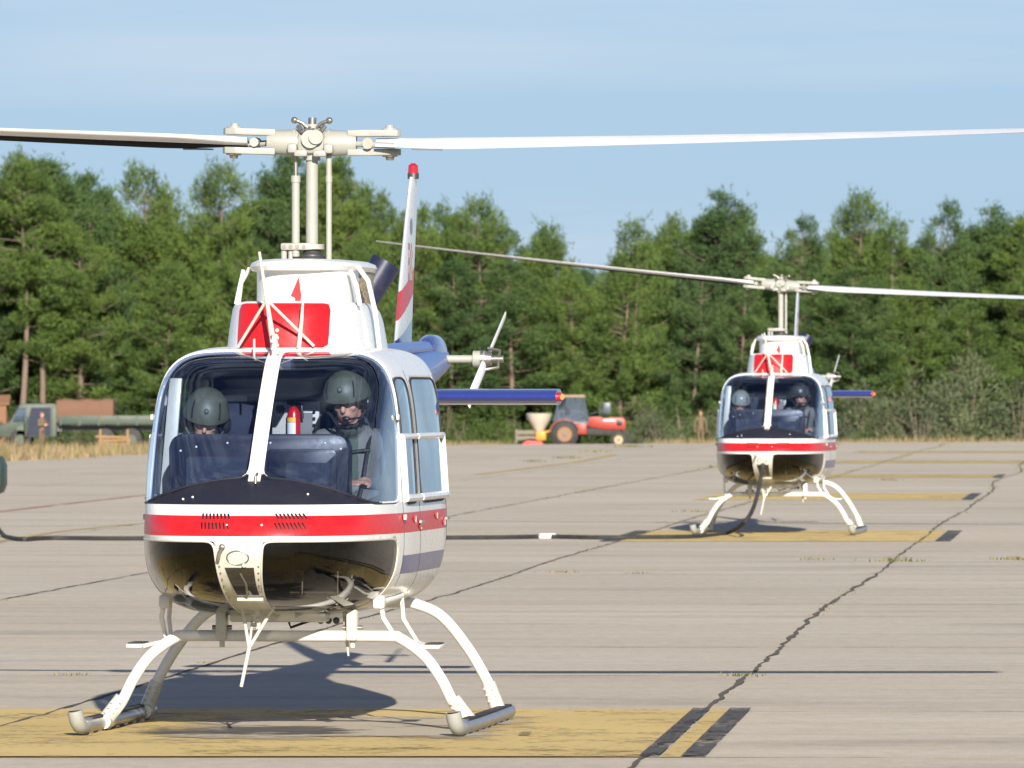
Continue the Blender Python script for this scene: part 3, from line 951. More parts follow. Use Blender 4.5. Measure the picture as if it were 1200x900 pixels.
def person(joints, head_c, head_R, voxel, mats, region, name='person', hands=True, hs=1.0):
    """one continuous body grown from tapered limbs; joints: list of (p,q,r1,r2)"""
    bm = bmesh.new()
    for j in joints: capsule(bm, *j)
    hc = Vector(head_c); R = head_R
    def L(v): return hc+R @ (Vector(v)*hs)
    ell(bm, L((0, .012, .02)), (.076*hs, .095*hs, .10*hs), R)
    ell(bm, L((0, -.030, -.055)), (.055*hs, .060*hs, .062*hs), R)       # jaw
    ell(bm, L((0, -.068, -.088)), (.024*hs, .020*hs, .018*hs), R)       # chin
    capsule(bm, L((0, -.088, .012)), L((0, -.106, -.026)), .009*hs, .014*hs, 10)   # nose
    capsule(bm, L((-.045, -.078, .026)), L((.045, -.078, .026)), .012*hs, .012*hs, 10)  # brow
    capsule(bm, L((-.018, -.087, -.056)), L((.018, -.087, -.056)), .008*hs, .008*hs, 8)   # lips
    for s in (-1, 1):
        ell(bm, L((s*.040, -.066, -.022)), (.020*hs, .018*hs, .018*hs), R)      # cheek
        ell(bm, L((s*.077, .012, -.010)), (.010*hs, .020*hs, .030*hs), R)   # ear
    capsule(bm, L((0, .02, -.05)), L((0, .045, -.16)), .055*hs, .058*hs)
    if hands:
        for (w, d, pn, ts) in hands: hand(bm, w, d, pn, ts)
    me = bpy.data.meshes.new('t'); bm.to_mesh(me); bm.free()
    o = bpy.data.objects.new('t', me); COL.objects.link(o)
    m = o.modifiers.new('r', 'REMESH'); m.mode = 'VOXEL'; m.voxel_size = voxel; m.use_smooth_shade = True
    m2 = o.modifiers.new('s', 'SMOOTH'); m2.factor = .5; m2.iterations = 2
    dg = bpy.context.evaluated_depsgraph_get()
    me2 = bpy.data.meshes.new_from_object(o.evaluated_get(dg)); COL.objects.unlink(o); bpy.data.objects.remove(o)
    me2.materials.clear()
    for k in mats: me2.materials.append(M[k])
    inv = R.inverted()
    for p in me2.polygons:
        p.use_smooth = True; p.material_index = region(Vector(p.center), inv @ (Vector(p.center)-hc))
    me2.name = name
    ob = bpy.data.objects.new(name, me2); COL.objects.link(ob)
    return ob, L

def helmet(parent, hc, R, mat, hs=1.0):
    hc = Vector(hc)
    def L(v): return hc+R @ Vector(v)
    mb = MB('helmet', [mat, M['black']])
    d = bmesh.ops.create_uvsphere(mb.bm, u_segments=40, v_segments=28, radius=1.0)
    for v in d['verts']:
        x, y, z = v.co; 
        w = .115+.009*math.exp(-((z+.35)/.4)**2)
        v.co = Vector((x*w, y*.136+.012, z*.126+.03))
    for f in mb.bm.faces: f.smooth = True
    f_open = lambda p: min(-(p.y-.02), .036-p.z+.25*abs(p.x)) if p.y < .05 else -1
    fo = lambda p: max(min(.030-p.y, .014-p.z-.9*max(0, p.y+.02)), -.085-p.z)
    cut(mb.bm, fo)
    dele = [f for f in mb.bm.faces if fo(f.calc_center_median()) > 0]
    bmesh.ops.delete(mb.bm, geom=dele, context='FACES')
    for v in mb.bm.verts: v.co = L(v.co)
    ho = mb.build(parent, recalc=False, sharp=60)
    sm = ho.modifiers.new('thickness', 'SOLIDIFY'); sm.thickness = .012; sm.offset = -1
    vc = MB('visor_cover', [mat, M['black']])
    rings = []
    for a in np.linspace(-1.15, 1.15, 25):
        r = []
        for b in np.linspace(-.06, .95, 12):
            k = 1.055
            r.append(L((math.sin(a)*math.cos(b)*.118*k, -math.cos(a)*math.cos(b)*.136*k+.012, math.sin(b)*.126*k+.03)))
        rings.append(r)
    vc.loft(rings, cap=(False, False), closed=False)
    for s in (-1, 1): vc.tube([L((s*.070, -.114, .055)), L((s*.072, -.102, .095)), L((s*.066, -.078, .13))], .004, 1, 6)
    vc.sph(L((0, -.118, .095)), (.013, .010, .015), 0, 8)
    vc.build(ho)
    mc = MB('microphone', [M['black']])
    mc.tube([L((.115, -.02, -.04)), L((.095, -.085, -.07)), L((.03, -.12, -.065))], .006, 0, 6)
    mc.sph(L((.015, -.122, -.062)), (.022, .014, .014), 0, 8)
    mc.tube([L((-.10, -.03, -.05)), L((-.05, -.06, -.12)), L((0, -.07, -.125)), L((.05, -.06, -.12)), L((.10, -.03, -.05))], .009, 0, 6)
    for s in (-1, 1): mc.sph(L((s*.105, .01, -.03)), (.030, .045, .050), 0, 12)
    mc.build(ho)
    return ho

def pilot(x, head, R, hands_at, helmet_mat, lean=0):
    hx, hy, hz = head
    sy, sz = 1.80, 1.50+(hz-1.70)*.8
    cx = x*.6+hx*.4
    J = [((x, 1.80, 1.02), (cx, 1.82, 1.20), .155, .150), ((cx, 1.82, 1.20), (cx, 1.80, sz-.06), .150, .155),
         ((cx-.15, sy, sz-.03), (cx+.15, sy, sz-.03), .080, .080), ((cx, 1.79, sz), (hx*.8+cx*.2, hy+.05, hz-.13), .075, .062)]
    hl = []
    for s, (hxx, hyy, hzz) in zip((-1, 1), hands_at):
        sh = Vector((cx+s*.20, sy, sz-.04)); hd = Vector((hxx, hyy, hzz)); el = sh.lerp(hd, .5)+Vector((s*.07, .06, -.10))
        J += [(sh, el, .062, .050), (el, hd, .048, .032)]
        d = (hd-el).normalized(); hl.append((hd, d, Vector((0, 0, -1)), s))
        J += [((x+s*.10, 1.78, 1.00), (x+s*.15, 1.28, 1.07), .085, .062), ((x+s*.15, 1.28, 1.07), (x+s*.12, 1.00, .82), .060, .042),
              ((x+s*.12, 1.00, .80), (x+s*.12, .88, .80), .040, .036)]
    W = [h[0] for h in hl]
    def region(p, h):
        if h.length < .135 and h.y < .06 and h.z > -.12: return 1
        if h.length < .11: return 1
        for w in W:
            if (p-w).length < .14 and (p-w).dot(hl[0][1]) > -.01 and p.y < w.y+.02: return 1
        if p.z > 1.12 and p.z < sz+.06 and p.y < 1.9 and abs(p.x-cx) < .19 and abs(p.x-cx) > .045: return 2
        return 0
    ob, L = person(J, head, R, .009, ('suit', 'skin', 'vest', 'black'), region, hands=hl)
    helmet(ob, head, R, helmet_mat)
    ey = MB('eyes', [M['label'], M['black']])
    for s in (-1, 1):
        ey.sph(L((s*.030, -.080, .006)), .010, 0, 8); ey.sph(L((s*.030, -.0885, .005)), .0045, 1, 6)
    ey.build(ob)
    hn = MB('harness', [M['black']])
    for s in (-1, 1):
        hn.tube([(cx+s*.10, 1.80, sz+.07), (cx+s*.095, 1.66, sz-.05), (cx+s*.07, 1.635, 1.25), (cx+s*.03, 1.62, 1.10)], .012, 0, 6)
    hn.sph((cx, 1.62, 1.10), (.035, .02, .035), 0, 8)
    hn.tube([(cx-.11, 1.655, sz-.06), (cx, 1.635, sz-.075), (cx+.11, 1.655, sz-.06)], .009, 0, 6)
    hn.build(ob)
    return ob

# ------------------------------------------------------------------ place helicopters and crews
YAW = -math.asin(.113)
heliA = make_helicopter()
heliA.location = (-1.335, 39.7, 0); heliA.rotation_euler = (0, 0, YAW)
tag(heliA, 'near white helicopter with red nose stripe standing on the big yellow pad', 'helicopter', 'light helicopters parked on the apron')
heliB = copy_tree(heliA)
HB = Vector((3.03, 95.8, 0))
heliB.location = HB
heliB.rotation_euler = (0, 0, -math.asin(.108))
tag(heliB, 'far white helicopter with a black power cable hanging from its nose', 'helicopter', 'light helicopters parked on the apron')
for ch in heliB.children:
    if ch.name.startswith('rotor_hub'):
        ch.rotation_euler = (0, math.radians(4.4), math.radians(-4))
    if ch.name.startswith('pitch_link'): ch.location.x = -.034 if ch.data.vertices[0].co.x > MXC else .082; ch.location.y = .05
for ch in heliA.children:
    if ch.name.startswith('rotor_hub'): ch.rotation_euler = (0, math.radians(.75), math.radians(3))

def RX(deg, rz=0, ry=0):
    return Matrix.Rotation(math.radians(rz), 3, 'Z') @ Matrix.Rotation(math.radians(ry), 3, 'Y') @ Matrix.Rotation(math.radians(deg), 3, 'X')
crew = 'helicopter crew in flight helmets'
p1 = pilot(-.33, (-.405, 1.56, 1.595), RX(26, 8, 6), ((-.50, 1.30, 1.10), (-.22, 1.25, 1.12)), M['helmet'])
p2 = pilot(.33, (.325, 1.60, 1.690), RX(20, -8, -2), ((.18, 1.30, 1.18), (.46, 1.22, 1.265)), M['helmet'])
def seat_in(p, heli, label):
    Rz = Matrix.Rotation(heli.rotation_euler.z, 4, 'Z'); p.location = Vector(heli.location)+(Rz @ Vector((0, -.14, 0))); p.rotation_euler = heli.rotation_euler
    tag(p, label, 'person', crew); return p
seat_in(p1, heliA, 'person in olive helmet bowed low behind the panel of the near helicopter')
seat_in(p2, heliA, 'person in olive helmet with face showing, seated in the near helicopter')
q1 = copy_tree(p1); q2 = copy_tree(p2)
seat_in(q1, heliB, 'person in pale grey flight helmet in the far helicopter')
seat_in(q2, heliB, 'person in dark flight helmet with face showing in the far helicopter')
for q, mt in ((q1, M['helmetgrey']), (q2, M['helmetdark'])):
    for ch in q.children:
        if ch.name.startswith('helmet'):
            ch.data = ch.data.copy(); ch.data.materials[0] = mt
            for c2 in ch.children:
                if c2.name.startswith('visor'): c2.data = c2.data.copy(); c2.data.materials[0] = mt

def extinguisher():
    e = empty('fire_extinguisher')
    b = MB('cylinder_body', [M['extred'], M['label'], M['yellow']])
    b.tube([(0, 0, 0), (0, 0, .008), (0, 0, .15), (0, 0, .17), (0, 0, .182)], [.030, .034, .034, .024, .014], 0, 20)
    b.tube([(0, 0, .03), (0, 0, .11)], .0348, 0, 20, caps=False)
    b.loft([[Vector((.0355*math.sin(a), -.0355*math.cos(a), z)) for a in np.linspace(-1.2, .4, 10)] for z in (.02, .10)], 1, (False, False), False)
    b.loft([[Vector((.0355*math.sin(a), -.0355*math.cos(a), z)) for a in np.linspace(-1.2, .4, 10)] for z in (.102, .125)], 2, (False, False), False)
    b.build(e)
    v = MB('valve', [M['black'], M['steel']])
    v.tube([(0, 0, .18), (0, 0, .205)], .014, 0, 10); v.box((0, -.01, .215), (.018, .07, .012), 0, rot=Matrix.Rotation(.3, 3, 'X'), bev=.003)
    v.sph((-.022, 0, .205), .018, 0, 8); v.tube([(.014, 0, .198), (.04, 0, .19), (.045, 0, .12)], .008, 0, 8)
    v.build(e); return e
ext = extinguisher()
def put_in(o, heli, l):
    R = Matrix.Rotation(heli.rotation_euler.z, 4, 'Z'); o.location = Vector(heli.location)+(R @ Vector(l)); o.rotation_euler = (0, 0, heli.rotation_euler.z)
put_in(ext, heliA, (-.01, 1.86, 1.47))
tag(ext, 'small red fire extinguisher with white label between the crew of the near helicopter', 'fire extinguisher', 'cabin fire extinguishers')
ext2 = copy_tree(ext); put_in(ext2, heliB, (-.01, 1.86, 1.47))
tag(ext2, 'small red fire extinguisher inside the far helicopter', 'fire extinguisher', 'cabin fire extinguishers')

# ------------------------------------------------------------------ power cable and cart
def catmull(p, n=10):
    p = [Vector(q) for q in p]; out = []
    for i in range(len(p)-1):
        P0, P1, P2, P3 = p[max(i-1, 0)], p[i], p[i+1], p[min(i+2, len(p)-1)]
        for k in range(n):
            t = k/n; out.append(.5*((2*P1)+(-P0+P2)*t+(2*P0-5*P1+4*P2-P3)*t*t+(-P0+3*P1-3*P2+P3)*t**3))
    out.append(p[-1]); return out
cb = MB('power_cable', [M['rubber'], M['label']])
pts = [(HB.x-.02, HB.y-.01, .86), (HB.x-.04, HB.y-.10, .74)]
def at(px, py, Z): return Vector(((px-600)*Z/F, Z, H-(py-YH)*Z/F))
pts += [at(884, 592, 95.2), at(872, 612, 94.6)]
gpts = [(850, 627.5), (815, 631), (770, 632), (700, 632.2), (642, 631.4), (600, 632), (520, 632.6), (430, 633), (330, 632.4), (230, 633.2), (140, 633.5), (60, 633), (28, 634.5), (12, 632.5)]
pts += [gp(x, y)+Vector((0, 0, .026)) for x, y in gpts]
pts += [at(4, 627, 95), at(-4, 616, 95.6), at(-14, 595, 96)]
cp = catmull(pts, 14); rnd = random.Random(4)
for i, p in enumerate(cp): p.y += .10*mnoise.noise((p.x*1.3, 0, 3.1)) if p.z < .05 else 0
cb.tube(cp, .026, 0, 8)
c0 = gp(633, 631.5)+Vector((0, 0, .03)); c1 = gp(650, 631.3)+Vector((0, 0, .03))
cb.tube([c0, c1], .034, 1, 10)
co = cb.build(); tag(co, 'long black power cable lying across the concrete to the far helicopter', 'cable')
# cart at the left edge
ct = empty('power_cart', at(-22, 622, 96.5)); ct.location.z = 0
tag(ct, 'dark green ground power cart cut off by the frame at the end of the cable', 'cart')
CG = paint('cart_green', (.02, .045, .03), .45, dirt=.1)
b = MB('cart_body', [CG]); b.box((-.45, .3, .72), (1.45, .9, .50), bev=.13); b.build(ct)
b = MB('lid', [CG]); b.box((-.45, .3, .985), (1.2, .8, .06), bev=.02); b.build(ct)
for dx in (-.75, -.15):
    w = MB('wheel', [M['rubber'], M['steel']]); w.tube([(dx, -.14, .24), (dx, .02, .24)], .24, 0, 24); w.tube([(dx, -.15, .24), (dx, -.13, .24)], .12, 1, 16); w.build(ct)
b = MB('axle', [M['darkmetal']]); b.box((-.45, 0, .36), (.9, .12, .28)); b.build(ct)

# ------------------------------------------------------------------ ground
SL = .076
def apron_mat():
    m, nt, out = new_mat('concrete_slabs'); g = NT(nt)
    b = g.n('ShaderNodeBsdfPrincipled'); g.l(b.outputs[0], out.inputs[0])
    geo = g.n('ShaderNodeNewGeometry'); sp = g.n('ShaderNodeSeparateXYZ'); g.l(geo.outputs['Position'], sp.inputs[0])
    X, Y = sp.outputs[0], sp.outputs[1]
    u = g.math('DIVIDE', g.math('SUBTRACT', X, g.math('MULTIPLY_ADD', Y, SL, -5.79)), 3.5)   # long joints
    v = g.math('DIVIDE', g.math('ADD', Y, -37.8), 5.43)
    ci = g.n('ShaderNodeCombineXYZ'); g.l(g.math('FLOOR', u), ci.inputs[0]); g.l(g.math('FLOOR', v), ci.inputs[1])
    wn = g.n('ShaderNodeTexWhiteNoise', noise_dimensions='2D'); g.l(ci.outputs[0], wn.inputs['Vector'])
    # anisotropic streaks across the slabs
    mp = g.n('ShaderNodeMapping'); g.l(geo.outputs['Position'], mp.inputs[0]); mp.inputs['Scale'].default_value = (.10, 1.0, 1)
    st = g.noise(1.6, 5, .6, mp.outputs[0])
    mp3 = g.n('ShaderNodeMapping'); g.l(geo.outputs['Position'], mp3.inputs[0]); mp3.inputs['Scale'].default_value = (1, .35, 1)
    mpb = g.n('ShaderNodeMapping'); g.l(geo.outputs['Position'], mpb.inputs[0]); mpb.inputs['Scale'].default_value = (.35, 1.0, 1)
    big = g.noise(.30, 4, .55, mpb.outputs[0])
    fine = g.noise(9, 6, .75, mp3.outputs[0])
    grain = g.noise(55, 3, .7, geo.outputs['Position'])
    val = g.math('ADD', g.ramp(wn.outputs[0], 0, 1, -.045, .045), g.ramp(st, .3, .7, -.065, .065))
    val = g.math('ADD', val, g.ramp(big, .3, .7, -.08, .08))
    val = g.math('ADD', val, g.ramp(fine, .3, .7, -.10, .10))
    val = g.math('ADD', val, g.ramp(grain, .3, .7, -.13, .13))
    k = g.math('ADD', val, 1.0)
    col = g.n('ShaderNodeVectorMath', operation='SCALE'); 
    base = g.mix(g.ramp(big, .35, .65), (.468, .408, .322), (.440, .395, .322))
    g.l(base, col.inputs[0]); g.l(k, col.inputs['Scale'])
    mps = g.n('ShaderNodeMapping'); g.l(geo.outputs['Position'], mps.inputs[0]); mps.inputs['Scale'].default_value = (.06, 1.5, 1)
    scr = g.noise(2.4, 6, .7, mps.outputs[0])
    scf = g.math('MULTIPLY', g.ramp(scr, .56, .66, 0, .30), g.ramp(big, .40, .60, .2, 1.0))
    # dark joints: long ones ragged, cross ones broken up
    wob = g.ramp(g.noise(.8, 3, .6, geo.outputs['Position']), 0, 1, -.012, .012)
    vv = g.math('ADD', v, wob)
    dv = g.math('ABSOLUTE', g.math('SUBTRACT', vv, g.math('ROUND', vv)))
    mpj = g.n('ShaderNodeMapping'); g.l(geo.outputs['Position'], mpj.inputs[0]); mpj.inputs['Scale'].default_value = (.55, .12, 1)
    jn = g.noise(1.3, 4, .6, mpj.outputs[0])
    wj = g.ramp(jn, .42, .66, .0012, .0085)
    jt = g.math('MULTIPLY', g.math('LESS_THAN', dv, wj), g.ramp(jn, .42, .56, .12, .80))
    # extra faint half joints
    v2 = g.math('ADD', g.math('MULTIPLY_ADD', v, 2.0, .37), wob); d2 = g.math('ABSOLUTE', g.math('SUBTRACT', v2, g.math('ROUND', v2)))
    jn2 = g.noise(.7, 4, .6, mpj.outputs[0])
    j2 = g.math('MULTIPLY', g.math('LESS_THAN', d2, .014), g.ramp(jn2, .5, .66, 0, .30))
    jt = g.math('MAXIMUM', jt, j2)
    c2 = g.mix(jt, g.mix(scf, col.outputs[0], (.20, .175, .15)), (.075, .065, .050))
    # faint oil and tyre stains
    sn = g.noise(.55, 5, .6, mpb.outputs[0]); sf = g.ramp(sn, .54, .74, 0, .42)
    c3 = g.mix(sf, c2, (.17, .155, .14))
    g.l(c3, b.inputs['Base Color']); b.inputs['Roughness'].default_value = .9; b.inputs['Specular IOR Level'].default_value = .25
    bp = g.n('ShaderNodeBump'); bp.inputs['Strength'].default_value = .5; bp.inputs['Distance'].default_value = .008
    g.l(g.math('ADD', grain, fine), bp.inputs['Height']); g.l(bp.outputs[0], b.inputs['Normal'])
    return m

EDGE = [(-90, 128), (-60, 165), (-18, 192), (-12.6, 198), (-10.3, 221), (-6, 245), (0, 262), (8, 269), (17.5, 275), (60, 282), (120, 286)]
def edge_y(x):
    return float(np.interp(x, [e[0] for e in EDGE], [e[1] for e in EDGE]))
def terrain(x, y):
    e = edge_y(x); d = y-e
    if d < 0: return -.03
    full = -1.0 if True else 0
    t = min(d/max(378-e, 60), 1.0)
    return -.02+full*t+.05*mnoise.noise((x*.15, y*.05, 0))*min(d/10, 1)
def ground_mat():
    m, nt, out = new_mat('dry_ground'); g = NT(nt)
    b = g.n('ShaderNodeBsdfPrincipled'); g.l(b.outputs[0], out.inputs[0]); geo = g.n('ShaderNodeNewGeometry')
    n1 = g.noise(.18, 5, .6, geo.outputs['Position']); n2 = g.noise(3, 5, .7, geo.outputs['Position'])
    c = g.mix(g.ramp(n1, .40, .60), (.30, .235, .14), (.13, .13, .055))
    c = g.mix(g.ramp(n2, .35, .7, 0, .5), c, (.20, .17, .09))
    g.l(c, b.inputs['Base Color']); b.inputs['Roughness'].default_value = .95
    return m
gm = MB('ground', [ground_mat()])
xs = sorted(set(list(np.linspace(-3000, -70, 10))+list(np.linspace(-70, 70, 57))+list(np.linspace(70, 3000, 10))))
ys = sorted(set(list(np.linspace(-2500, 100, 8))+list(np.linspace(100, 460, 73))+list(np.linspace(460, 6000, 12))))
V = [[gm.bm.verts.new((x, y, terrain(x, y) if y < 1e9 else 0)) for x in xs] for y in ys]
for i in range(len(ys)-1):
    for j in range(len(xs)-1): gm.bm.faces.new((V[i][j], V[i][j+1], V[i+1][j+1], V[i+1][j]))
tag(gm.build(sharp=180), kind='structure')
am = MB('pavement', [apron_mat()])
ring = [(-90, -60), (120, -60)]
EX = [e[0] for e in EDGE]
fine_edge = []
for x in np.arange(-90, 120.01, .5):
    fine_edge.append((x, edge_y(x)+1.6*mnoise.noise((x*.35, 1.7, 0))+.7*mnoise.noise((x*1.3, 4.7, 0))))
top = [am.bm.verts.new((x, y, 0.0)) for x, y in fine_edge]; low = [am.bm.verts.new((x, -60, 0.0)) for x, y in fine_edge]
tp2 = [am.bm.verts.new((x, y, -.25)) for x, y in fine_edge]
for i in range(len(top)-1):
    am.bm.faces.new((low[i], low[i+1], top[i+1], top[i])); am.bm.faces.new((top[i], top[i+1], tp2[i+1], tp2[i]))
tag(am.build(sharp=30), kind='structure')

# painted markings, worn
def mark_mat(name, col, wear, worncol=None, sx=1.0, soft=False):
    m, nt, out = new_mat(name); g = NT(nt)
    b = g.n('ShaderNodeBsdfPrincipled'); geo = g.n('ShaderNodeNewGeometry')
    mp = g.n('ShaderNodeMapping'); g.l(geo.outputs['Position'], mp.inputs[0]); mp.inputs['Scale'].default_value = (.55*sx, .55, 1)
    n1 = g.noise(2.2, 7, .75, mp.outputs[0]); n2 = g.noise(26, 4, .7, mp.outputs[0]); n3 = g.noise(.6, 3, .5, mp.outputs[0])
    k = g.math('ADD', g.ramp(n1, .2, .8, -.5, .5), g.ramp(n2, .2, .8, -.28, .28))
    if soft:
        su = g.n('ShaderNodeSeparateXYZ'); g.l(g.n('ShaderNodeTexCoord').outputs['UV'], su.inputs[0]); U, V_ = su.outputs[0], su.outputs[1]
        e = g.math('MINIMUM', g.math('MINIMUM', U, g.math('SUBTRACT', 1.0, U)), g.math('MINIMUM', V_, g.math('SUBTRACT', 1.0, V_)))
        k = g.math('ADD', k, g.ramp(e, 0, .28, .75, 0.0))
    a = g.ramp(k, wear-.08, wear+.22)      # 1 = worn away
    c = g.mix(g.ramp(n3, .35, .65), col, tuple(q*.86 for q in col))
    c = g.mix(g.ramp(n2, .55, .75, 0, .35), c, (.28, .26, .23))
    g.l(c, b.inputs['Base Color']); b.inputs['Roughness'].default_value = .85; b.inputs['Specular IOR Level'].default_value = .25
    t = g.n('ShaderNodeBsdfTransparent'); mx = g.n('ShaderNodeMixShader')
    g.l(a, mx.inputs[0]); g.l(b.outputs[0], mx.inputs[1]); g.l(t.outputs[0], mx.inputs[2]); g.l(mx.outputs[0], out.inputs[0])
    return m
YEL = mark_mat('yellow_marking', (.58, .435, .175), .12)
YELW = mark_mat('yellow_marking_worn', (.52, .40, .17), .05)
BLK = mark_mat('black_marking', (.085, .083, .080), .03, sx=2)
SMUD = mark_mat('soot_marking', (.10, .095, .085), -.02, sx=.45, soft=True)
SOOT = mark_mat('soot_light', (.13, .12, .11), -.02, sx=.45)
REDM = mark_mat('red_marking', (.42, .17, .14), -.03)
def sheet(name, quads, mat, z):
    mb = MB(name, [mat])
    uv = mb.bm.loops.layers.uv.new('UVMap')
    for q in quads:
        f = mb.poly([(p[0], p[1], z) for p in q])
        for lp, c in zip(f.loops, ((0, 0), (1, 0), (1, 1), (0, 1))): lp[uv].uv = c
    o = mb.build(recalc=False); tag(o, kind='structure'); return o
def para(x0, x1, y0, y1):   # x at y0; sides run along the joint direction
    s = (.068 if y0 < 50 else SL)*(y1-y0); return [(x0, y0), (x1, y0), (x1+s, y1), (x0+s, y1)]
XR = .84      # right end of the near bar at y0
sheet('pavement_marking', [para(-4.6, .60, 37.75, 43.5)], YEL, .004)
sheet('pavement_marking', [para(.70, .795, 37.75, 43.5)], YEL, .004)
sheet('pavement_marking', [para(-4.6, .595, 37.75, 39.1)], YEL, .008)
sheet('pavement_marking', [para(.80, .915, 37.75, 43.45), para(.60, .695, 37.75, 43.45)], BLK, .012)
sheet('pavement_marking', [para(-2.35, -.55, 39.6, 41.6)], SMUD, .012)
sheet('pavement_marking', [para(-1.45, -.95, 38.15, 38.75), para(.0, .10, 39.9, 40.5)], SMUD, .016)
sheet('pavement_marking', [para(-2.1, .12, 39.1, 42.9)], mark_mat('worn_grey', (.44, .385, .30), .22, sx=.6, soft=True), .0095)
# far pads
for (xl, xr, y0, y1) in ((1.22, 4.86, 92.2, 99.3), (2.9, 7.15, 127.5, 136), (4.5, 9.6, 160, 167), (7.2, 12.3, 193, 201), (9.6, 14.6, 226, 233)):
    sheet('pavement_marking', [para(xl, xr, y0, y1)], YEL if y0 < 150 else YELW, .004)
    sheet('pavement_marking', [para(xr+.02, xr+.20, y0, y1)], BLK, .006)
sheet('pavement_marking', [para(1.0, 1.20, 92.2, 99.3)], BLK, .006)
# left lines
def line(pts, w, mat, z=.006, name='pavement_marking'):
    mb = MB(name, [mat]); 
    P = [Vector(p) for p in pts]; L_, R_ = [], []
    for i, p in enumerate(P):
        t = (P[min(i+1, len(P)-1)]-P[max(i-1, 0)]).normalized(); n = Vector((-t.y, t.x, 0))
        L_.append(mb.bm.verts.new((p.x+n.x*w/2, p.y+n.y*w/2, z))); R_.append(mb.bm.verts.new((p.x-n.x*w/2, p.y-n.y*w/2, z)))
    for i in range(len(P)-1): mb.bm.faces.new((R_[i], R_[i+1], L_[i+1], L_[i]))
    o = mb.build(recalc=False); tag(o, kind='structure'); return o
line([gp(x, y) for x, y in ((-60, 606), (0, 600), (80, 590.5), (160, 581.5), (200, 577))], .13, REDM)
line(catmull([gp(x, y) for x, y in ((-40, 640), (0, 634), (50, 626), (90, 621), (160, 614), (230, 612))], 6), .14, YELW)
line([gp(x, y) for x, y in ((560, 556), (610, 550), (680, 541), (720, 533))], .25, YELW)

# long joints with weeds: ragged dark strips
CRK = paint('joint_dirt', (.075, .062, .045), .95, dirt=.3, dirtcol=(.10, .085, .05), nscale=4)
GRS = paint('joint_grass', (.09, .10, .035), .9, dirt=.3, dirtcol=(.24, .18, .08), nscale=3)
rnd = random.Random(11)
for k in range(-6, 8):
    x76 = 3.49-3.5*(1-k) if False else 3.5*k-.01
    mb = MB('pavement_joint', [CRK]); pr = None; y = 8.0
    main = k in (0, 1)
    while y < 268:
        s = .35 if y < 70 else .8
        x = x76+SL*(y-76)+.03*mnoise.noise((k*7.1, y*.9, 0))+.025*mnoise.noise((k*3.3, y*3.1, 1))+(.25*mnoise.noise((k*1.3, y*.05, 4)) if main else 0)
        w = (.014 if k == 1 else .011 if main or k == -1 else .006)*(1+1.4*max(-.6, mnoise.noise((k*5.7, y*1.7, 2))))
        a, b_ = mb.bm.verts.new((x-w, y, .005)), mb.bm.verts.new((x+w, y, .005))
        if pr: mb.bm.faces.new((pr[0], pr[1], b_, a))
        pr = (a, b_); y += s*rnd.uniform(.5, 1.0)
    tag(mb.build(recalc=False), kind='structure')

def blades(name, spots, mat, label=None, seed=1, hmin=.03, hmax=.08, w=.008, spread=.12, per=24, hk=1.0):
    rr_ = np.random.RandomState(seed); vs = []; fs = []; mi = []
    for (x, y, z, sc_, k) in spots:
        n_ = int(per*k)
        for _ in range(n_):
            px, py = x+rr_.randn()*spread*sc_, y+rr_.randn()*spread*sc_; a = rr_.rand()*2*PI; h = rr_.uniform(hmin, hmax)*sc_*hk; lx, ly = rr_.randn()*h*.35, rr_.randn()*h*.35
            i = len(vs); ww = w*sc_
            vs += [(px-math.cos(a)*ww, py-math.sin(a)*ww, z), (px+math.cos(a)*ww, py+math.sin(a)*ww, z), (px+lx, py+ly, z+h)]
            fs.append((i, i+1, i+2)); mi.append(rr_.randint(0, 3))
    me = bpy.data.meshes.new(name); me.from_pydata(vs, [], fs)
    for m_ in mat: me.materials.append(m_)
    me.polygons.foreach_set('material_index', [q % len(mat) for q in mi]); me.update()
    o = bpy.data.objects.new(name, me); COL.objects.link(o); tag(o, label, None, None, 'stuff'); return o
def leafmat(name, col, vary=.35, trans=.25, rand=.25):
    m, nt, out = new_mat(name); g = NT(nt)
    b = g.n('ShaderNodeBsdfPrincipled'); o = g.obj(); oi = g.n('ShaderNodeObjectInfo')
    n1 = g.noise(.55, 3, .6, o)
    c = g.mix(g.ramp(n1, .35, .65), tuple(q*(1-vary) for q in col), (min(col[0]*(1+vary)*1.12, 1), col[1]*(1+vary), col[2]*(1+vary*.4)))
    c = g.mix(g.math('MULTIPLY', oi.outputs['Random'], rand), c, (col[0]*.55, col[1]*.72, col[2]*1.15))
    g.l(c, b.inputs['Base Color']); b.inputs['Roughness'].default_value = .75; b.inputs['Specular IOR Level'].default_value = .2
    tr = g.n('ShaderNodeBsdfTranslucent'); g.l(c, tr.inputs[0]); mx = g.n('ShaderNodeMixShader'); mx.inputs[0].default_value = trans
    g.l(b.outputs[0], mx.inputs[1]); g.l(tr.outputs[0], mx.inputs[2]); g.l(mx.outputs[0], out.inputs[0]); return m
STRAW = leafmat('straw', (.33, .255, .15), .2); STRAWG = leafmat('straw_green', (.20, .20, .08), .2); WEEDG = leafmat('weed_green', (.09, .12, .035), .2)
sp = []
for (px, py, s) in ((1048, 658, 2.0), (958, 656, 1.2), (1188, 656, 1.9), (657, 671, 1.1), (745, 672, .9), (872, 792, 1.0), (1095, 583, 1.3), (1170, 558, 1.3), (88, 791, .8), (240, 777, .5), (1130, 583, .9), (813, 600, 1.6), (850, 548, 3), (700, 530, 3.4), (665, 537, 3), (625, 541, 2.4), (740, 524, 4), (1040, 563, 2)):
    p = gp(px, py); sp.append((p.x, p.y, 0, s, 1+s*.8))
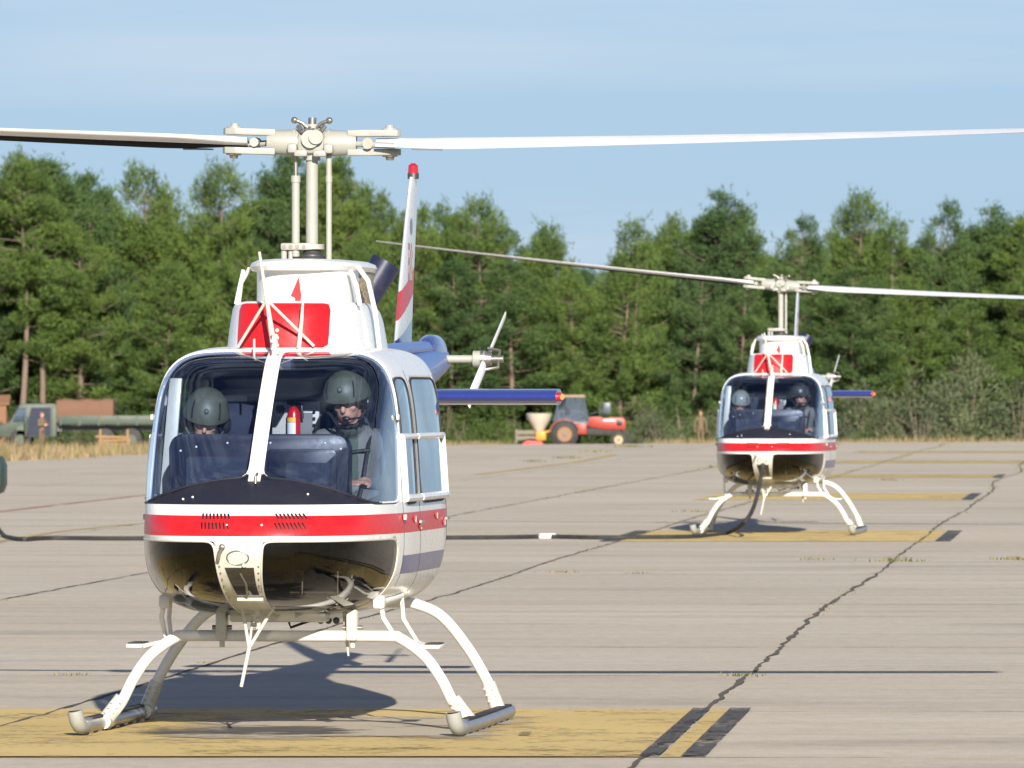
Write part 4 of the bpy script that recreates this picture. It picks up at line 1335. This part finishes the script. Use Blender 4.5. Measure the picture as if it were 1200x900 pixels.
for k in (0, 1, -1):
    y = 40
    while y < 265:
        if mnoise.noise((k*9.1, y*.21, 5)) > .05:
            sp.append((3.5*k+SL*(y-76)+(.25*mnoise.noise((k*1.3, y*.05, 4)) if k >= 0 else 0), y, 0, .35+y/260 if y > 60 else .3, .5+y/300))
        y += rnd.uniform(.4, 1.6)*(1 if y < 100 else 1.6)
blades('weeds', sp, [WEEDG, STRAW, STRAWG], 'small weeds growing from the joints in the concrete', 1, .02, .05, .006, .07, 24, .55)

# ------------------------------------------------------------------ dry grass beyond the apron
rs = np.random.RandomState(5); sp = []
for _ in range(5200):
    x = rs.uniform(-32, 38); e = edge_y(x); y = e+1.0+abs(rs.randn())*14 if rs.rand() < .5 else rs.uniform(e, 384)
    d = mnoise.noise((x*.4, y*.12, 9))
    if d < -.12 and y < 330 and x > -5: continue
    low_ = .35 if (-.2 < x*350/y < 6.2) else 1.0
    hgt = 1.0+.8*max(0, mnoise.noise((x*.5, y*.1, 3)))
    if x < -9: hgt *= 1.15
    else: hgt *= .65
    sp.append((x, y, terrain(x, y)-.02, hgt*low_, .55))
blades('dry_grass', sp, [STRAW, STRAW, STRAWG], 'dry straw coloured grass between the concrete and the pines', 3, .18, .42, .014, .35, 18)

# ------------------------------------------------------------------ trees
LEAF = [leafmat('pine_needles', (.096, .156, .038), .28, .24), leafmat('pine_needles_blue', (.070, .126, .042), .28, .24), leafmat('olive_leaves', (.105, .135, .070), .25, .25), leafmat('bush_leaves', (.075, .125, .032), .3, .25)]
BARK = paint('pine_bark', (.17, .125, .095), .9, dirt=.3, dirtcol=(.09, .065, .05), nscale=3, bump=.5)
def clump_mesh(name, clumps, per_m2, bl, bw, mat, seed, up=.5):
    """leaf blades spread through clumps (centre, rx, rz): many small triangles"""
    r = np.random.RandomState(seed); C, Rr = [], []
    VV = []
    for (c, rx, rz) in clumps:
        n_ = int(per_m2*rx*rx*4)
        u = r.randn(n_, 3); u /= np.linalg.norm(u, axis=1)[:, None]
        rad = r.uniform(.35, 1.0, n_)**.6
        # break the outline
        P = np.array(c)+u*rad[:, None]*np.array([rx, rx, rz])*(1+.22*np.sin(u[:, 0:1]*5+c[0]*3)*np.cos(u[:, 2:3]*6+c[1]))
        D = u*.8+np.array([0, 0, up])+r.randn(n_, 3)*.45; D /= np.linalg.norm(D, axis=1)[:, None]
        S = np.cross(D, r.randn(n_, 3)); S /= np.linalg.norm(S, axis=1)[:, None]
        Lh = bl*r.uniform(.6, 1.3, n_)[:, None]; W = bw*r.uniform(.7, 1.3, n_)[:, None]
        VV.append(np.stack([P-S*W, P+S*W, P+D*Lh], 1).reshape(-1, 3))
    V_ = np.concatenate(VV); n = len(V_)//3
    me = bpy.data.meshes.new(name); me.vertices.add(len(V_)); me.vertices.foreach_set('co', V_.ravel().astype(np.float32))
    me.loops.add(n*3); me.loops.foreach_set('vertex_index', np.arange(n*3, dtype=np.int32))
    me.polygons.add(n); me.polygons.foreach_set('loop_start', np.arange(0, n*3, 3, dtype=np.int32)); me.polygons.foreach_set('loop_total', np.full(n, 3, dtype=np.int32))
    me.update(); me.validate(); me.materials.append(mat); return me
def pine(seed, hgt, rad, base=.28, lean=0.0, mat=0, pointy=1.0, feather=False):
    r = random.Random(seed); root = empty('pine_tree')
    tk = MB('trunk', [BARK])
    def axis(z): t = z/hgt; return Vector((lean*t*t*hgt+.25*math.sin(t*4+seed), .2*math.sin(t*3+seed*2), z))
    zs = np.linspace(-.3, hgt*.95, 16)
    tk.tube([axis(z) for z in zs], [max(.02, .19*(1-.93*(z+.3)/hgt)) for z in zs], 0, 9)
    cl = []; z = hgt*base
    # a few dead bare limbs below the crown
    for k in range(r.randint(4, 9)):
        zz = hgt*r.uniform(.14, base+.08); a = r.uniform(0, 2*PI); L = r.uniform(.6, 1.7); p = axis(zz)
        tk.tube([p, p+Vector((math.cos(a)*L*.6, math.sin(a)*L*.6, .15*L)), p+Vector((math.cos(a)*L, math.sin(a)*L, r.uniform(-.1, .5)*L))], [.03, .02, .008], 0, 5)
    while z < hgt*.985:
        t = (z-hgt*base)/(hgt*(1-base)); nb = r.randint(4, 6) if t < .85 else 3
        env = rad*(min(1, .55+t*1.6) if t < .3 else 1)*(1-t**(1.7*pointy))**.85+.12
        for k in range(nb):
            a = r.uniform(0, 2*PI); L = env*r.uniform(.60, 1.12); rise = (.10+.75*t)*L*r.uniform(.6, 1.3); p = axis(z)
            e_ = p+Vector((math.cos(a)*L, math.sin(a)*L, rise)); mid = p.lerp(e_, .55)-Vector((0, 0, .10*L))
            if L > .6: tk.tube([p, mid, e_], [.040*(1-t*.6), .024*(1-t*.5), .010], 0, 5)
            s = r.uniform(.30, .50)*(1.05-.42*t)
            cl.append((e_+Vector((0, 0, .06)), s*(.88 if feather else 1.25), s*(1.30 if feather else .82)))
            if L > .8:
                q = mid.lerp(e_, .45); cl.append((q+Vector((r.uniform(-.3, .3), r.uniform(-.3, .3), .12)), s*(.8 if feather else 1.05), s*(1.1 if feather else .70)))
            if L > 1.3 and r.random() < .55:
                q = p.lerp(mid, .8); cl.append((q+Vector((r.uniform(-.35, .35), r.uniform(-.35, .35), .1)), s*1.1, s*.7))
            if r.random() < (.7 if feather else .4): cl.append((e_+Vector((r.uniform(-.4, .4), r.uniform(-.4, .4), r.uniform(.15, .55))), s*.45, s*(1.2 if feather else .85)))
        z += r.uniform(.36, .60)*(1-.35*t)
    tp = axis(hgt)
    for k in range(4): cl.append((tp+Vector((r.uniform(-.1, .1), r.uniform(-.1, .1), -.5+.24*k)), .26-.05*k, .32))
    tk.build(root)
    me = clump_mesh('crown', cl, 185, .27 if feather else .21, .026, LEAF[mat], seed, 1.0 if feather else .5)
    o = bpy.data.objects.new('crown', me); COL.objects.link(o); o.parent = root
    return root
protos = [pine(1, 12.5, 2.9, .16, .01, 0), pine(2, 13.0, 2.6, .14, -.01, 0, 1.1, True), pine(3, 12.0, 3.3, .22, .02, 1, .9), pine(4, 13.5, 2.5, .12, 0, 1, 1.1, True), pine(5, 11.5, 3.1, .08, -.02, 0, 1.0, True), pine(6, 12.5, 2.8, .26, .015, 1, 1.0), pine(7, 12.0, 2.5, .06, 0, 0, 1.2, True)]
PH = [12.5, 13.0, 12.0, 13.5, 11.5, 12.5, 12.0]
# tree line tops read along the picture (x px, y px)
TOP = [(-120, 190), (0, 184), (40, 182), (90, 200), (125, 222), (150, 238), (170, 204), (210, 240), (235, 252), (258, 198), (285, 235), (315, 208), (350, 190), (400, 186), (430, 205), (450, 250), (490, 248), (520, 250), (560, 236), (590, 262), (625, 268), (660, 268), (690, 302), (720, 290), (745, 266), (790, 256), (850, 228), (885, 262), (905, 290), (930, 258), (970, 268), (1008, 230), (1040, 262), (1060, 270), (1105, 240), (1140, 262), (1165, 244), (1200, 258), (1330, 240)]
def top_px(px): return float(np.interp(px, [a for a, _ in TOP], [b for _, b in TOP]))
rt = random.Random(21); used = {}; G = 'pines in the tree line behind the apron'
MARKS = [(-60, 'the brown hut beyond the truck'), (15, 'the front of the green truck'), (70, 'the truck cab'), (120, 'the truck bed'), (165, 'the tail of the green truck'), (215, 'the windshield corner of the near helicopter'),
         (265, 'the helmet in the near helicopter window'), (315, 'the centre post of the near helicopter'), (366, 'the rotor mast of the near helicopter'), (420, 'the cowling of the near helicopter'), (475, 'the tail fin of the near helicopter'), (520, 'the blue tail boom'),
         (570, 'the tail rotor of the near helicopter'), (620, 'the white spreader hopper'), (670, 'the tractor cab'), (725, 'the tractor hood'), (775, 'the grass between tractor and standing person'), (821, 'the person in camouflage'), (870, 'the windshield of the far helicopter'), (918, 'the rotor mast of the far helicopter'),
         (965, 'the side windows of the far helicopter'), (1010, 'the blue stabilizer of the far helicopter'), (1060, 'the grass patch past the far stabilizer'), (1110, 'the big grey green bush'), (1160, 'the end of the concrete crack'), (1215, 'the bright bush at the frame edge'), (1290, 'the last bush beyond the frame')]
seen_labels = {}
def unique(head, px, tails=('', ', the slimmer of the pair', ', the lower one', ', the paler one', ', the darkest one')):
    mk = min(MARKS, key=lambda m_: abs(m_[0]-px))[1]; base = head+' '+mk; n_ = seen_labels.get(base, 0); seen_labels[base] = n_+1
    return base+tails[min(n_, 4)]
def place_tree(px, Z, top_y, kind=None, sxy=1.0, lab=None):
    s_px = F/Z; k = rt.randrange(len(protos)) if kind is None else kind
    hgt = H+1.02+(YH-top_y)/s_px
    first = k not in used
    o = protos[k] if first else copy_tree(protos[k]); used[k] = used.get(k, 0)+1
    f = hgt/PH[k]; w = f**.5*sxy*rt.uniform(.9, 1.12)
    x = (px-600)/s_px
    o.location = (x, Z, terrain(x, Z)); o.scale = (w, w, f); o.rotation_euler = (0, 0, rt.uniform(0, 6.28))
    tag(o, unique(lab or 'green pine behind', px), 'pine tree', G)
    return o
# signature trees whose tops break the sky
for px, kind in ((22, 0), (62, 5), (110, 2), (170, 4), (258, 1), (312, 0), (350, 2), (400, 0), (490, 4), (562, 1), (520, 6), (640, 6), (745, 6), (790, 1), (850, 5), (935, 3), (1008, 1), (1045, 6), (1107, 3), (1165, 5), (1195, 0)):
    place_tree(px, rt.uniform(392, 402), top_px(px)+rt.uniform(-2, 3), kind, .95, 'pine whose top breaks the sky above')
for row, (Z, step, drop) in enumerate(((388, 62, 62), (398, 50, 28), (410, 46, 14), (424, 46, 18))):
    px = -170+row*17
    while px < 1370:
        t = top_px(px)
        place_tree(px+rt.uniform(-12, 12), Z+rt.uniform(-4, 4), t+drop*rt.uniform(.6, 1.5)+rt.uniform(0, 14), None, 1.05, ('foremost low pine behind', 'second row pine behind', 'third row pine above', 'rearmost pine above')[row])
        px += step*rt.uniform(.8, 1.2)
# bare-trunked pines standing in front at the left
def bare_pine(px, Z, top_y, base_frac, seed, lab, thick=1.0):
    s_px = F/Z; x = (px-600)/s_px; hgt = H+1.02+(YH-top_y)/s_px
    o = pine(seed, hgt, 2.6, base_frac, -.012, 0, 1.0); o.location = (x, Z, terrain(x, Z)); tag(o, lab, 'pine tree', G)
bare_pine(26, 386, 195, .50, 31, 'pine with a tall bare pinkish trunk and dead limbs beside the green truck')
bare_pine(44, 387, 215, .36, 32, 'pine with a short bare trunk just behind the green truck cab')

# ------------------------------------------------------------------ shrubs
def shrub(seed, rx, h, mat, dens=170, bl=.13, bw=.022):
    r = random.Random(seed); root = empty('shrub'); cl = []
    st = MB('stem', [BARK])
    for k in range(16):
        a = r.uniform(0, 2*PI); q = math.sqrt(r.random()); x, y = rx*q*math.cos(a), rx*.8*q*math.sin(a); z = h*(1-q*q*.75)*r.uniform(.35, .95)
        cl.append((Vector((x, y, z)), r.uniform(.26, .46), r.uniform(.24, .42)))
        st.tube([(x*.15, y*.15, 0), (x*.6, y*.6, z*.6), (x, y, z)], [.03, .018, .006], 0, 5)
    for k in range(8):
        a = r.uniform(0, 2*PI); cl.append((Vector((rx*.85*math.cos(a), rx*.7*math.sin(a), .25)), .40, .30))
    st.build(root)
    me = clump_mesh('foliage', cl, dens, bl, bw, LEAF[mat], seed, .4); o = bpy.data.objects.new('foliage', me); COL.objects.link(o); o.parent = root
    return root
sp_ = [shrub(41, 1.3, 1.9, 3), shrub(42, 1.5, 2.3, 2), shrub(43, 1.1, 1.5, 3), shrub(44, 1.0, 2.2, 2)]
labels = ['bright green bush', 'grey green bush', 'low green bush', 'slim grey green bush']
usedS = set()
def place_shrub(px, Z, k, s=1.0, lab=None):
    o = sp_[k] if k not in usedS else copy_tree(sp_[k]); usedS.add(k)
    x = (px-600)*Z/F; o.location = (x, Z, terrain(x, Z)-.05); q = s*rt.uniform(.85, 1.2); o.scale = (q*1.1, q, s*rt.uniform(.85, 1.15)); o.rotation_euler = (0, 0, rt.uniform(0, 6.28))
    tag(o, unique(labels[k]+' by', px), 'shrub', 'shrubs at the foot of the pines')
px = -120
while px < 1320:
    Z = rt.uniform(383, 387)
    place_shrub(px, Z, rt.choice((0, 0, 2, 1)), rt.uniform(.9, 1.5)); px += rt.uniform(22, 38)
for px, Z, k, s in ((775, 366, 1, 1.1), (800, 374, 0, 1.5), (760, 372, 3, .9), (838, 372, 3, 1.0), (1000, 360, 1, .8), (1035, 362, 3, 1.0), (1065, 368, 1, 1.35), (1100, 372, 1, 1.7), (1125, 366, 1, 1.25), (1085, 358, 3, .8), (1150, 372, 0, 1.1), (985, 368, 1, 1.3), (1045, 374, 1, 1.6),
                   (1075, 364, 1, 2.0), (1110, 366, 1, 2.3), (1135, 374, 3, 2.0), (1160, 368, 1, 1.6), (1195, 366, 3, 1.5), (1010, 366, 1, 1.6), (1040, 370, 0, 1.8), (985, 372, 0, 1.7), (1185, 376, 2, 1.2), (1225, 374, 0, 1.3), (160, 384, 0, 1.3), (185, 380, 0, 1.1), (540, 372, 2, 1.2), (570, 376, 0, 1.0), (590, 372, 2, 1.0), (1010, 352, 2, .6), (930, 374, 0, 1.2), (890, 374, 1, 1.1), (860, 370, 2, 1.0)):
    place_shrub(px, Z, k, s)

# ------------------------------------------------------------------ green truck, left
TG = paint('army_green', (.050, .070, .052), .55, dirt=.2, dirtcol=(.14, .12, .08), nscale=2)
TGL = paint('faded_green', (.085, .11, .082), .6, dirt=.15, dirtcol=(.05, .06, .04), nscale=1.5)
TARP = paint('brown_canvas', (.15, .075, .045), .85, dirt=.1, nscale=1, bump=.5)
def P(px, py, Z): return at(px, py, Z)
def truck():
    Z = 372.; x0 = (-2-600)*Z/F; root = empty('flatbed_truck', (x0, Z, terrain(x0, Z)))
    tag(root, 'green army flatbed truck with open cab door at the edge of the pines', 'truck')
    # local x to the right (rear), z up; metres per px = Z/F
    b = MB('cab', [TG, TGL, M['seat']])
    b.prism([(.0, 0, .55), (.0, 0, 1.02), (.22, 0, 1.12), (.55, 0, 1.14), (.85, 0, 1.85), (1.0, 0, 1.95), (2.45, 0, 1.95), (2.52, 0, 1.85), (2.52, 0, .55)], (0, 1.9, 0), 0, bev=.05)
    b.prism([(1.30, -.02, .62), (1.30, -.02, 1.30), (1.42, -.02, 1.78), (2.25, -.02, 1.78), (2.25, -.02, .62)], (0, .03, 0), 2)
    b.box((2.40, -.02, 1.2), (.20, .06, 1.25), 1, bev=.02)
    b.prism([(.80, -.04, .50), (.80, -.04, .95), (1.0, -.04, 1.05), (1.22, -.04, 1.05), (1.28, -.04, .5)], (0, .08, 0), 1)
    b.build(root)
    w = MB('windshield', [M['sideglass'], M['headliner']])
    w.prism([(.60, -.015, 1.18), (.86, -.015, 1.78), (1.22, -.015, 1.78), (1.18, -.015, 1.18)], (0, .01, 0), 0)
    w.prism([(.535, .1, 1.20), (.535, 1.8, 1.20), (.80, 1.8, 1.82), (.80, .1, 1.82)], (-.02, 0, .01), 0)
    w.build(root)
    dr_ = MB('door', [TGL]); dr_.box((1.24, -.45, 1.0), (.06, .85, .85), rot=Matrix.Rotation(.0, 3, 'Z'), bev=.02); dr_.build(root)
    hl = MB('headlight', [M['label']]); hl.sph((.0, .25, .82), (.04, .10, .10)); hl.build(root)
    bp_ = MB('bumper', [M['darkmetal']]); bp_.box((-.06, .95, .55), (.12, 1.9, .20), bev=.02); bp_.build(root)
    bd = MB('flatbed', [TG, M['darkmetal']])
    bd.box((4.75, .95, 1.12), (4.3, 2.0, .12), 0, bev=.02)
    bd.box((4.75, -.06, 1.27), (4.3, .05, .36), 0, bev=.01); bd.box((4.75, 1.96, 1.27), (4.3, .05, .36), 0, bev=.01)
    for x in np.linspace(2.7, 6.8, 6): bd.box((x, -.10, 1.25), (.07, .05, .42), 0)
    bd.box((4.75, .6, .93), (4.2, .12, .20), 1); bd.box((4.75, 1.3, .93), (4.2, .12, .20), 1); bd.box((2.62, .95, .95), (.2, 1.2, .3), 1)
    bd.build(root)
    for x in (.95, 4.6, 5.75):
        for y in (.1, 1.8):
            wh = MB('wheel', [M['rubber'], TG]); wh.tube([(x, y-.14, .46), (x, y-.10, .46), (x, y+.10, .46), (x, y+.14, .46)], [.38, .46, .46, .38], 0, 28)
            wh.tube([(x, y-.15, .46), (x, y-.11, .46)], [.20, .24], 1, 18); wh.build(root)
    root.scale = (1.08, 1.08, 1.12)
    tp = MB('canvas_load', [TARP]); 
    rings = []
    for x in np.linspace(2.50, 4.95, 14):
        s = .03*math.sin(x*7); rings.append([Vector((x, y, z+s)) for y, z in ((.05, 1.18), (.02, 1.6), (.05, 2.03), (.25, 2.13), (1.65, 2.13), (1.85, 2.03), (1.87, 1.18))])
    tp.loft(rings, sm if False else 0); tp.build(root, sharp=70)
    return root
truck()
# timber stack behind/below the bed
tw = empty('timber_stack', ((118-600)*366/F, 366, terrain((118-600)*366/F, 366))); tag(tw, 'stack of yellow brown planks beside the green truck', 'timber')
WD = paint('planks', (.28, .16, .065), .85, dirt=.25, nscale=2)
rk = random.Random(3)
for i in range(4):
    b = MB('plank', [WD]); 
    b.box((.62+rk.uniform(-.1, .1), 0, .12+.16*i), (1.5, .5, .11), rot=Matrix.Rotation(rk.uniform(-.04, .04), 3, 'Y'), bev=.01); b.build(tw)
for x in (0.0, 1.25):
    b = MB('post', [WD]); b.box((x, -.32, .48), (.10, .10, .96), bev=.01); b.build(tw)
# low brick hut end at far left
bk = MB('brick_hut', [paint('clay_brick', (.20, .10, .055), .9, dirt=.2, nscale=2)])
bx_ = (-30-600)*384/F; bk.box((0, 0, 1.05), (3.2, 2.0, 2.1), bev=.03); bk.prism([(-1.75, -1.1, 2.1), (1.75, -1.1, 2.1), (1.75, 0, 2.5), (-1.75, 0, 2.5)], (0, 0, .08))
bo = bk.build(); bo.location = (bx_, 384, terrain(bx_, 384)); tag(bo, 'low brown brick hut at the edge of the pines behind the truck cab', 'hut')

# ------------------------------------------------------------------ red tractor
def tractor():
    Z = 348.; m = Z/F; x0 = (640-600)*m; root = empty('tractor', (x0, Z, terrain(x0, Z)))
    tag(root, 'old red tractor with a blue grey cab parked before the pines', 'tractor')
    RD = paint('tractor_red', (.30, .030, .016), .45, dirt=.12, nscale=3); RM = paint('rim_tan', (.22, .115, .05), .6, dirt=.15, nscale=6)
    CBG = paint('cab_blue_grey', (.06, .08, .11), .4, dirt=.15, nscale=3); RF = paint('cab_roof_tan', (.28, .22, .14), .8, dirt=.15, nscale=2)
    def wheel(x, y, r, w, rim):
        b = MB('wheel', [M['rubber']])
        b.tube([(x, y-w/2, r), (x, y-w/2*.7, r), (x, y+w/2*.7, r), (x, y+w/2, r)], [r*.86, r, r, r*.86], 0, 32)
        for k in range(20):
            a = 2*PI*k/20; b.box((x+r*.985*math.cos(a), y, r+r*.985*math.sin(a)), (.05, w*.9, .035), rot=Matrix.Rotation(-a, 3, 'Y'))
        wo = b.build(root); q = MB('rim', [rim, M['darkmetal']])
        q.tube([(x, y-w/2-.03, r), (x, y-w/2+.02, r)], [r*.50, r*.60], 0, 24); q.tube([(x, y-w/2-.06, r), (x, y-w/2, r)], r*.16, 1, 12); q.build(wo)
    wheel(.80, 0, .60, .36, RM); wheel(.95, 1.35, .60, .36, RM)
    wheel(3.15, 0, .36, .24, paint('rim_cream', (.40, .29, .15), .6, dirt=.1)); wheel(3.3, 1.25, .36, .24, RM)
    b = MB('hood', [RD, M['black'], M['label']])
    b.prism([(1.75, 0, .95), (1.75, 0, 1.32), (1.95, 0, 1.40), (3.35, 0, 1.34), (3.48, 0, 1.22), (3.48, 0, .80), (2.6, 0, .80)], (0, .55, 0), 0, bev=.05)
    for v in b.bm.verts: v.co.y += .40
    b.box((3.20, .385, 1.12), (.22, .03, .24), 1, bev=.02); b.box((2.75, .385, 1.22), (.5, .02, .06), 2); b.build(root)
    b = MB('chassis', [M['rubber'], RD]); b.box((2.2, .67, .72), (2.3, .40, .34), 0, bev=.04); b.box((1.0, .67, .70), (.8, .9, .35), 0, bev=.05); b.box((3.42, .67, .65), (.25, .8, .3), 0, bev=.04); b.box((3.2, .65, .42), (.12, 1.2, .12), 0)
    b.box((1.55, .3, .85), (.45, .5, .5), 1, bev=.05); b.build(root)
    b = MB('fender', [RD])
    for y in (-.16, 1.15):
        rings = []
        for a in np.linspace(.15*PI, .95*PI, 14): rings.append([Vector((.80+.68*math.cos(a), y, .60+.68*math.sin(a))), Vector((.80+.68*math.cos(a), y+.38, .60+.68*math.sin(a))), Vector((.80+.64*math.cos(a), y+.38, .60+.64*math.sin(a))), Vector((.80+.64*math.cos(a), y, .60+.64*math.sin(a)))])
        b.loft(rings)
    b.build(root)
    b = MB('cab', [CBG, M['sideglass'], M['black']])
    for (x, xt) in ((.35, .58), (1.85, 1.62)):
        for y in (.12, 1.22): b.tube([(x, y, 1.15), (xt, y, 2.22)], .045, 0, 8)
    for y in (.10, 1.23): b.prism([(.35, y, 1.15), (1.85, y, 1.15), (1.64, y, 2.20), (.56, y, 2.20)], (0, .012, 0), 1)
    b.prism([(1.87, .15, 1.2), (1.87, 1.2, 1.2), (1.64, 1.2, 2.2), (1.64, .15, 2.2)], (.012, 0, 0), 1)
    b.box((1.1, .67, 1.08), (1.5, 1.1, .22), 0, bev=.04); b.box((.75, .67, 1.40), (.16, .5, .6), 2, bev=.05); b.tube([(1.5, .67, 1.2), (1.40, .67, 1.55)], .03, 2)
    b.build(root)
    b = MB('roof', [RF]); b.box((1.08, .67, 2.27), (1.25, 1.25, .12), bev=.04); b.build(root)
    b = MB('exhaust_pipe', [M['darkmetal']]); b.tube([(2.35, .50, 1.3), (2.35, .50, 2.0)], .035); b.build(root)
    b = MB('mirror', [CBG]); b.tube([(1.9, .0, 1.5), (2.55, -.05, 1.65)], .015); b.box((2.65, -.05, 1.75), (.34, .05, .50), bev=.03); b.build(root)
    # mounted spreader
    b = MB('spreader_hopper', [paint('hopper_white', (.48, .43, .35), .7, dirt=.15, nscale=3)])
    b.loft([[Vector((-.30+a*math.cos(t), .67+a*math.sin(t), z)) for t in np.linspace(0, 2*PI, 21)[:-1]] for a, z in ((.16, .70), (.26, .85), (.50, 1.25), (.58, 1.50), (.54, 1.52), (.20, .9))]); b.build(root)
    b = MB('spreader_frame', [paint('implement_yellow', (.50, .24, .02), .5, dirt=.1)]); b.box((-.22, .45, .55), (.45, .5, .42), bev=.06); b.tube([(-.1, .4, .7), (.3, .4, .75)], .05); b.build(root)
    b = MB('spreader_guard', [paint('implement_red', (.65, .03, .03), .5, dirt=.1)]); b.prism([(-1.15, 0, .12), (-.85, 0, .34), (-.20, 0, .30), (-.10, 0, .12)], (0, 1.2, 0), 0, bev=.03); b.build(root)
    root.rotation_euler = (0, 0, 0)
    return root
tractor()
# grey brown crate-like load behind the tractor
cr = empty('feed_crate', ((619-600)*352/F, 352, terrain(.6, 352))); tag(cr, 'weathered grey brown crate on the grass behind the tractor', 'crate')
WG = paint('grey_wood', (.20, .17, .13), .9, dirt=.3, nscale=3)
b = MB('side_board', [WG])
for z in (.2, .45, .70): b.box((0, 0, z), (1.1, .04, .18), bev=.01); b.box((0, .8, z), (1.1, .04, .18), bev=.01); b.box((-.55, .4, z), (.04, .8, .18), bev=.01); b.box((.55, .4, z), (.04, .8, .18), bev=.01)
b.build(cr)
b = MB('corner_post', [WG])
for x in (-.52, .52):
    for y in (.03, .77): b.box((x, y, .42), (.08, .08, .84))
b.box((0, .4, .08), (1.1, .8, .06)); b.build(cr)

# ------------------------------------------------------------------ two standing people far off
def stander(px, Z, facing, label, arms='down', mats=('camo', 'skin', 'camo')):
    J = [((-.09, 0, .50), (-.10, .0, .92), .062, .088), ((.09, 0, .50), (.10, 0, .92), .062, .088), ((-.11, .02, .10), (-.09, 0, .50), .042, .060), ((.11, .02, .10), (.09, 0, .50), .042, .060),
         ((-.12, .03, .05), (-.13, -.13, .045), .045, .035), ((.12, .03, .05), (.13, -.13, .045), .045, .035),
         ((0, 0, .95), (0, 0, 1.15), .150, .140), ((0, 0, 1.15), (0, 0, 1.36), .145, .135), ((-.15, 0, 1.40), (.15, 0, 1.40), .075, .075), ((0, 0, 1.42), (0, -.01, 1.54), .06, .055)]
    hl = []
    for s in (-1, 1):
        if arms == 'down': el = Vector((s*.27, .02, 1.13)); hd = Vector((s*.27, -.08, .90))
        else: el = Vector((s*.27, -.06, 1.15)); hd = Vector((s*.12, -.26, 1.18))
        sh = Vector((s*.20, 0, 1.40)); J += [(sh, el, .058, .045), (el, hd, .044, .030)]
        hl.append((hd, (hd-el).normalized(), Vector((-s, 0, 0)), s))
    hc = (0, -.02, 1.66)
    def region(p, h):
        if h.length < .14 and h.z > -.14: return 1
        for (w, d, _, _) in hl:
            if (p-w).dot(d) > .0 and (p-w).length < .2 and (abs(p.x) > .215 or p.z > 1.0) and p.z > .68: return 1
        return 3 if p.z < .13 else 0
    ob, L = person(J, hc, Matrix.Identity(3), .016, ('camo', 'skin', 'camo', 'black'), region, hands=hl)
    cap = MB('cap', [M['camo']]); cap.sph((0, -.005, 1.735), (.088, .105, .055), 0, 14); cap.tube([(0, -.09, 1.735), (0, -.15, 1.725)], [.06, .045], 0, 10); 
    for v in cap.bm.verts:
        if v.co.y < -.088: v.co.z = 1.728+(v.co.z-1.73)*.15
    cap.build(ob)
    x = (px-600)*Z/F; ob.location = (x, Z, terrain(x, Z)); ob.rotation_euler = (0, 0, facing); tag(ob, label, 'person'); return ob
stander(821, 362, .2, 'person in brown camouflage fatigues standing before the bushes, hands low')
stander(49, 368.5, .9, 'person in green fatigues standing at the open cab door of the green truck', 'up')

# ------------------------------------------------------------------ light, sky, camera
EL, AZ = math.radians(22.0), math.radians(7.5)
w = bpy.data.worlds.new('World'); sc.world = w; w.use_nodes = True
g = NT(w.node_tree); w.node_tree.nodes.clear()
out = g.n('ShaderNodeOutputWorld'); bg = g.n('ShaderNodeBackground'); g.l(bg.outputs[0], out.inputs[0])
sky = g.n('ShaderNodeTexSky', sky_type='NISHITA'); sky.sun_disc = False; sky.sun_elevation = EL; sky.sun_rotation = PI-AZ
sky.air_density = 1.0; sky.dust_density = .3; sky.ozone_density = 4.0; sky.altitude = 100
tc = g.n('ShaderNodeTexCoord')
mp = g.n('ShaderNodeMapping'); g.l(tc.outputs['Generated'], mp.inputs[0]); mp.inputs['Scale'].default_value = (3.0, 3.0, 30.0); mp.inputs['Rotation'].default_value = (0, .02, 0)
cn = g.noise(2.2, 6, .55, mp.outputs[0])
cf = g.ramp(cn, .45, .75, 0, .75)
tn = g.n('ShaderNodeMix', data_type='RGBA', blend_type='MULTIPLY'); tn.inputs[0].default_value = 1; g.l(sky.outputs[0], tn.inputs[6]); tn.inputs[7].default_value = (.70, .70, .93, 1)
sx_ = g.n('ShaderNodeSeparateXYZ'); g.l(tc.outputs['Generated'], sx_.inputs[0])
hz = g.ramp(sx_.outputs[2], 0.0, .30, .85, 0.0)
low = g.mix(g.ramp(sx_.outputs[2], 0.0, .055), (4.65, 6.75, 8.8), (4.85, 7.35, 9.7))
base_ = g.mix(hz, tn.outputs[2], low)
cl = g.mix(cf, base_, (6.6, 7.8, 9.2))
g.l(cl, bg.inputs[0]); bg.inputs[1].default_value = .051

sd = Vector((-math.sin(AZ)*math.cos(EL), math.cos(AZ)*math.cos(EL), -math.sin(EL)))
ld = bpy.data.lights.new('sun', 'SUN'); ld.energy = 5.0; ld.angle = math.radians(.53); ld.color = (1.0, .93, .82)
lo = bpy.data.objects.new('sun', ld); COL.objects.link(lo); lo.rotation_euler = sd.to_track_quat('-Z', 'Y').to_euler(); lo.location = (20, -20, 40)

cd = bpy.data.cameras.new('camera'); cam = bpy.data.objects.new('camera', cd); COL.objects.link(cam); sc.camera = cam
cd.sensor_width = 36; cd.lens = F/1200*36; cd.clip_start = .5; cd.clip_end = 9000
cam.location = (0, 0, H); cam.rotation_euler = (PI/2+math.atan((YH-450)/F), 0, 0)
cd.dof.use_dof = True; cd.dof.focus_distance = 41; cd.dof.aperture_fstop = 16

sc.view_settings.view_transform = 'Standard'; sc.view_settings.look = 'None'; sc.view_settings.exposure = .85; sc.view_settings.gamma = 1
sc.render.resolution_x = 1024; sc.render.resolution_y = 768
sc.cycles.use_denoising = True
sc.cycles.max_bounces = 8; sc.cycles.transparent_max_bounces = 16
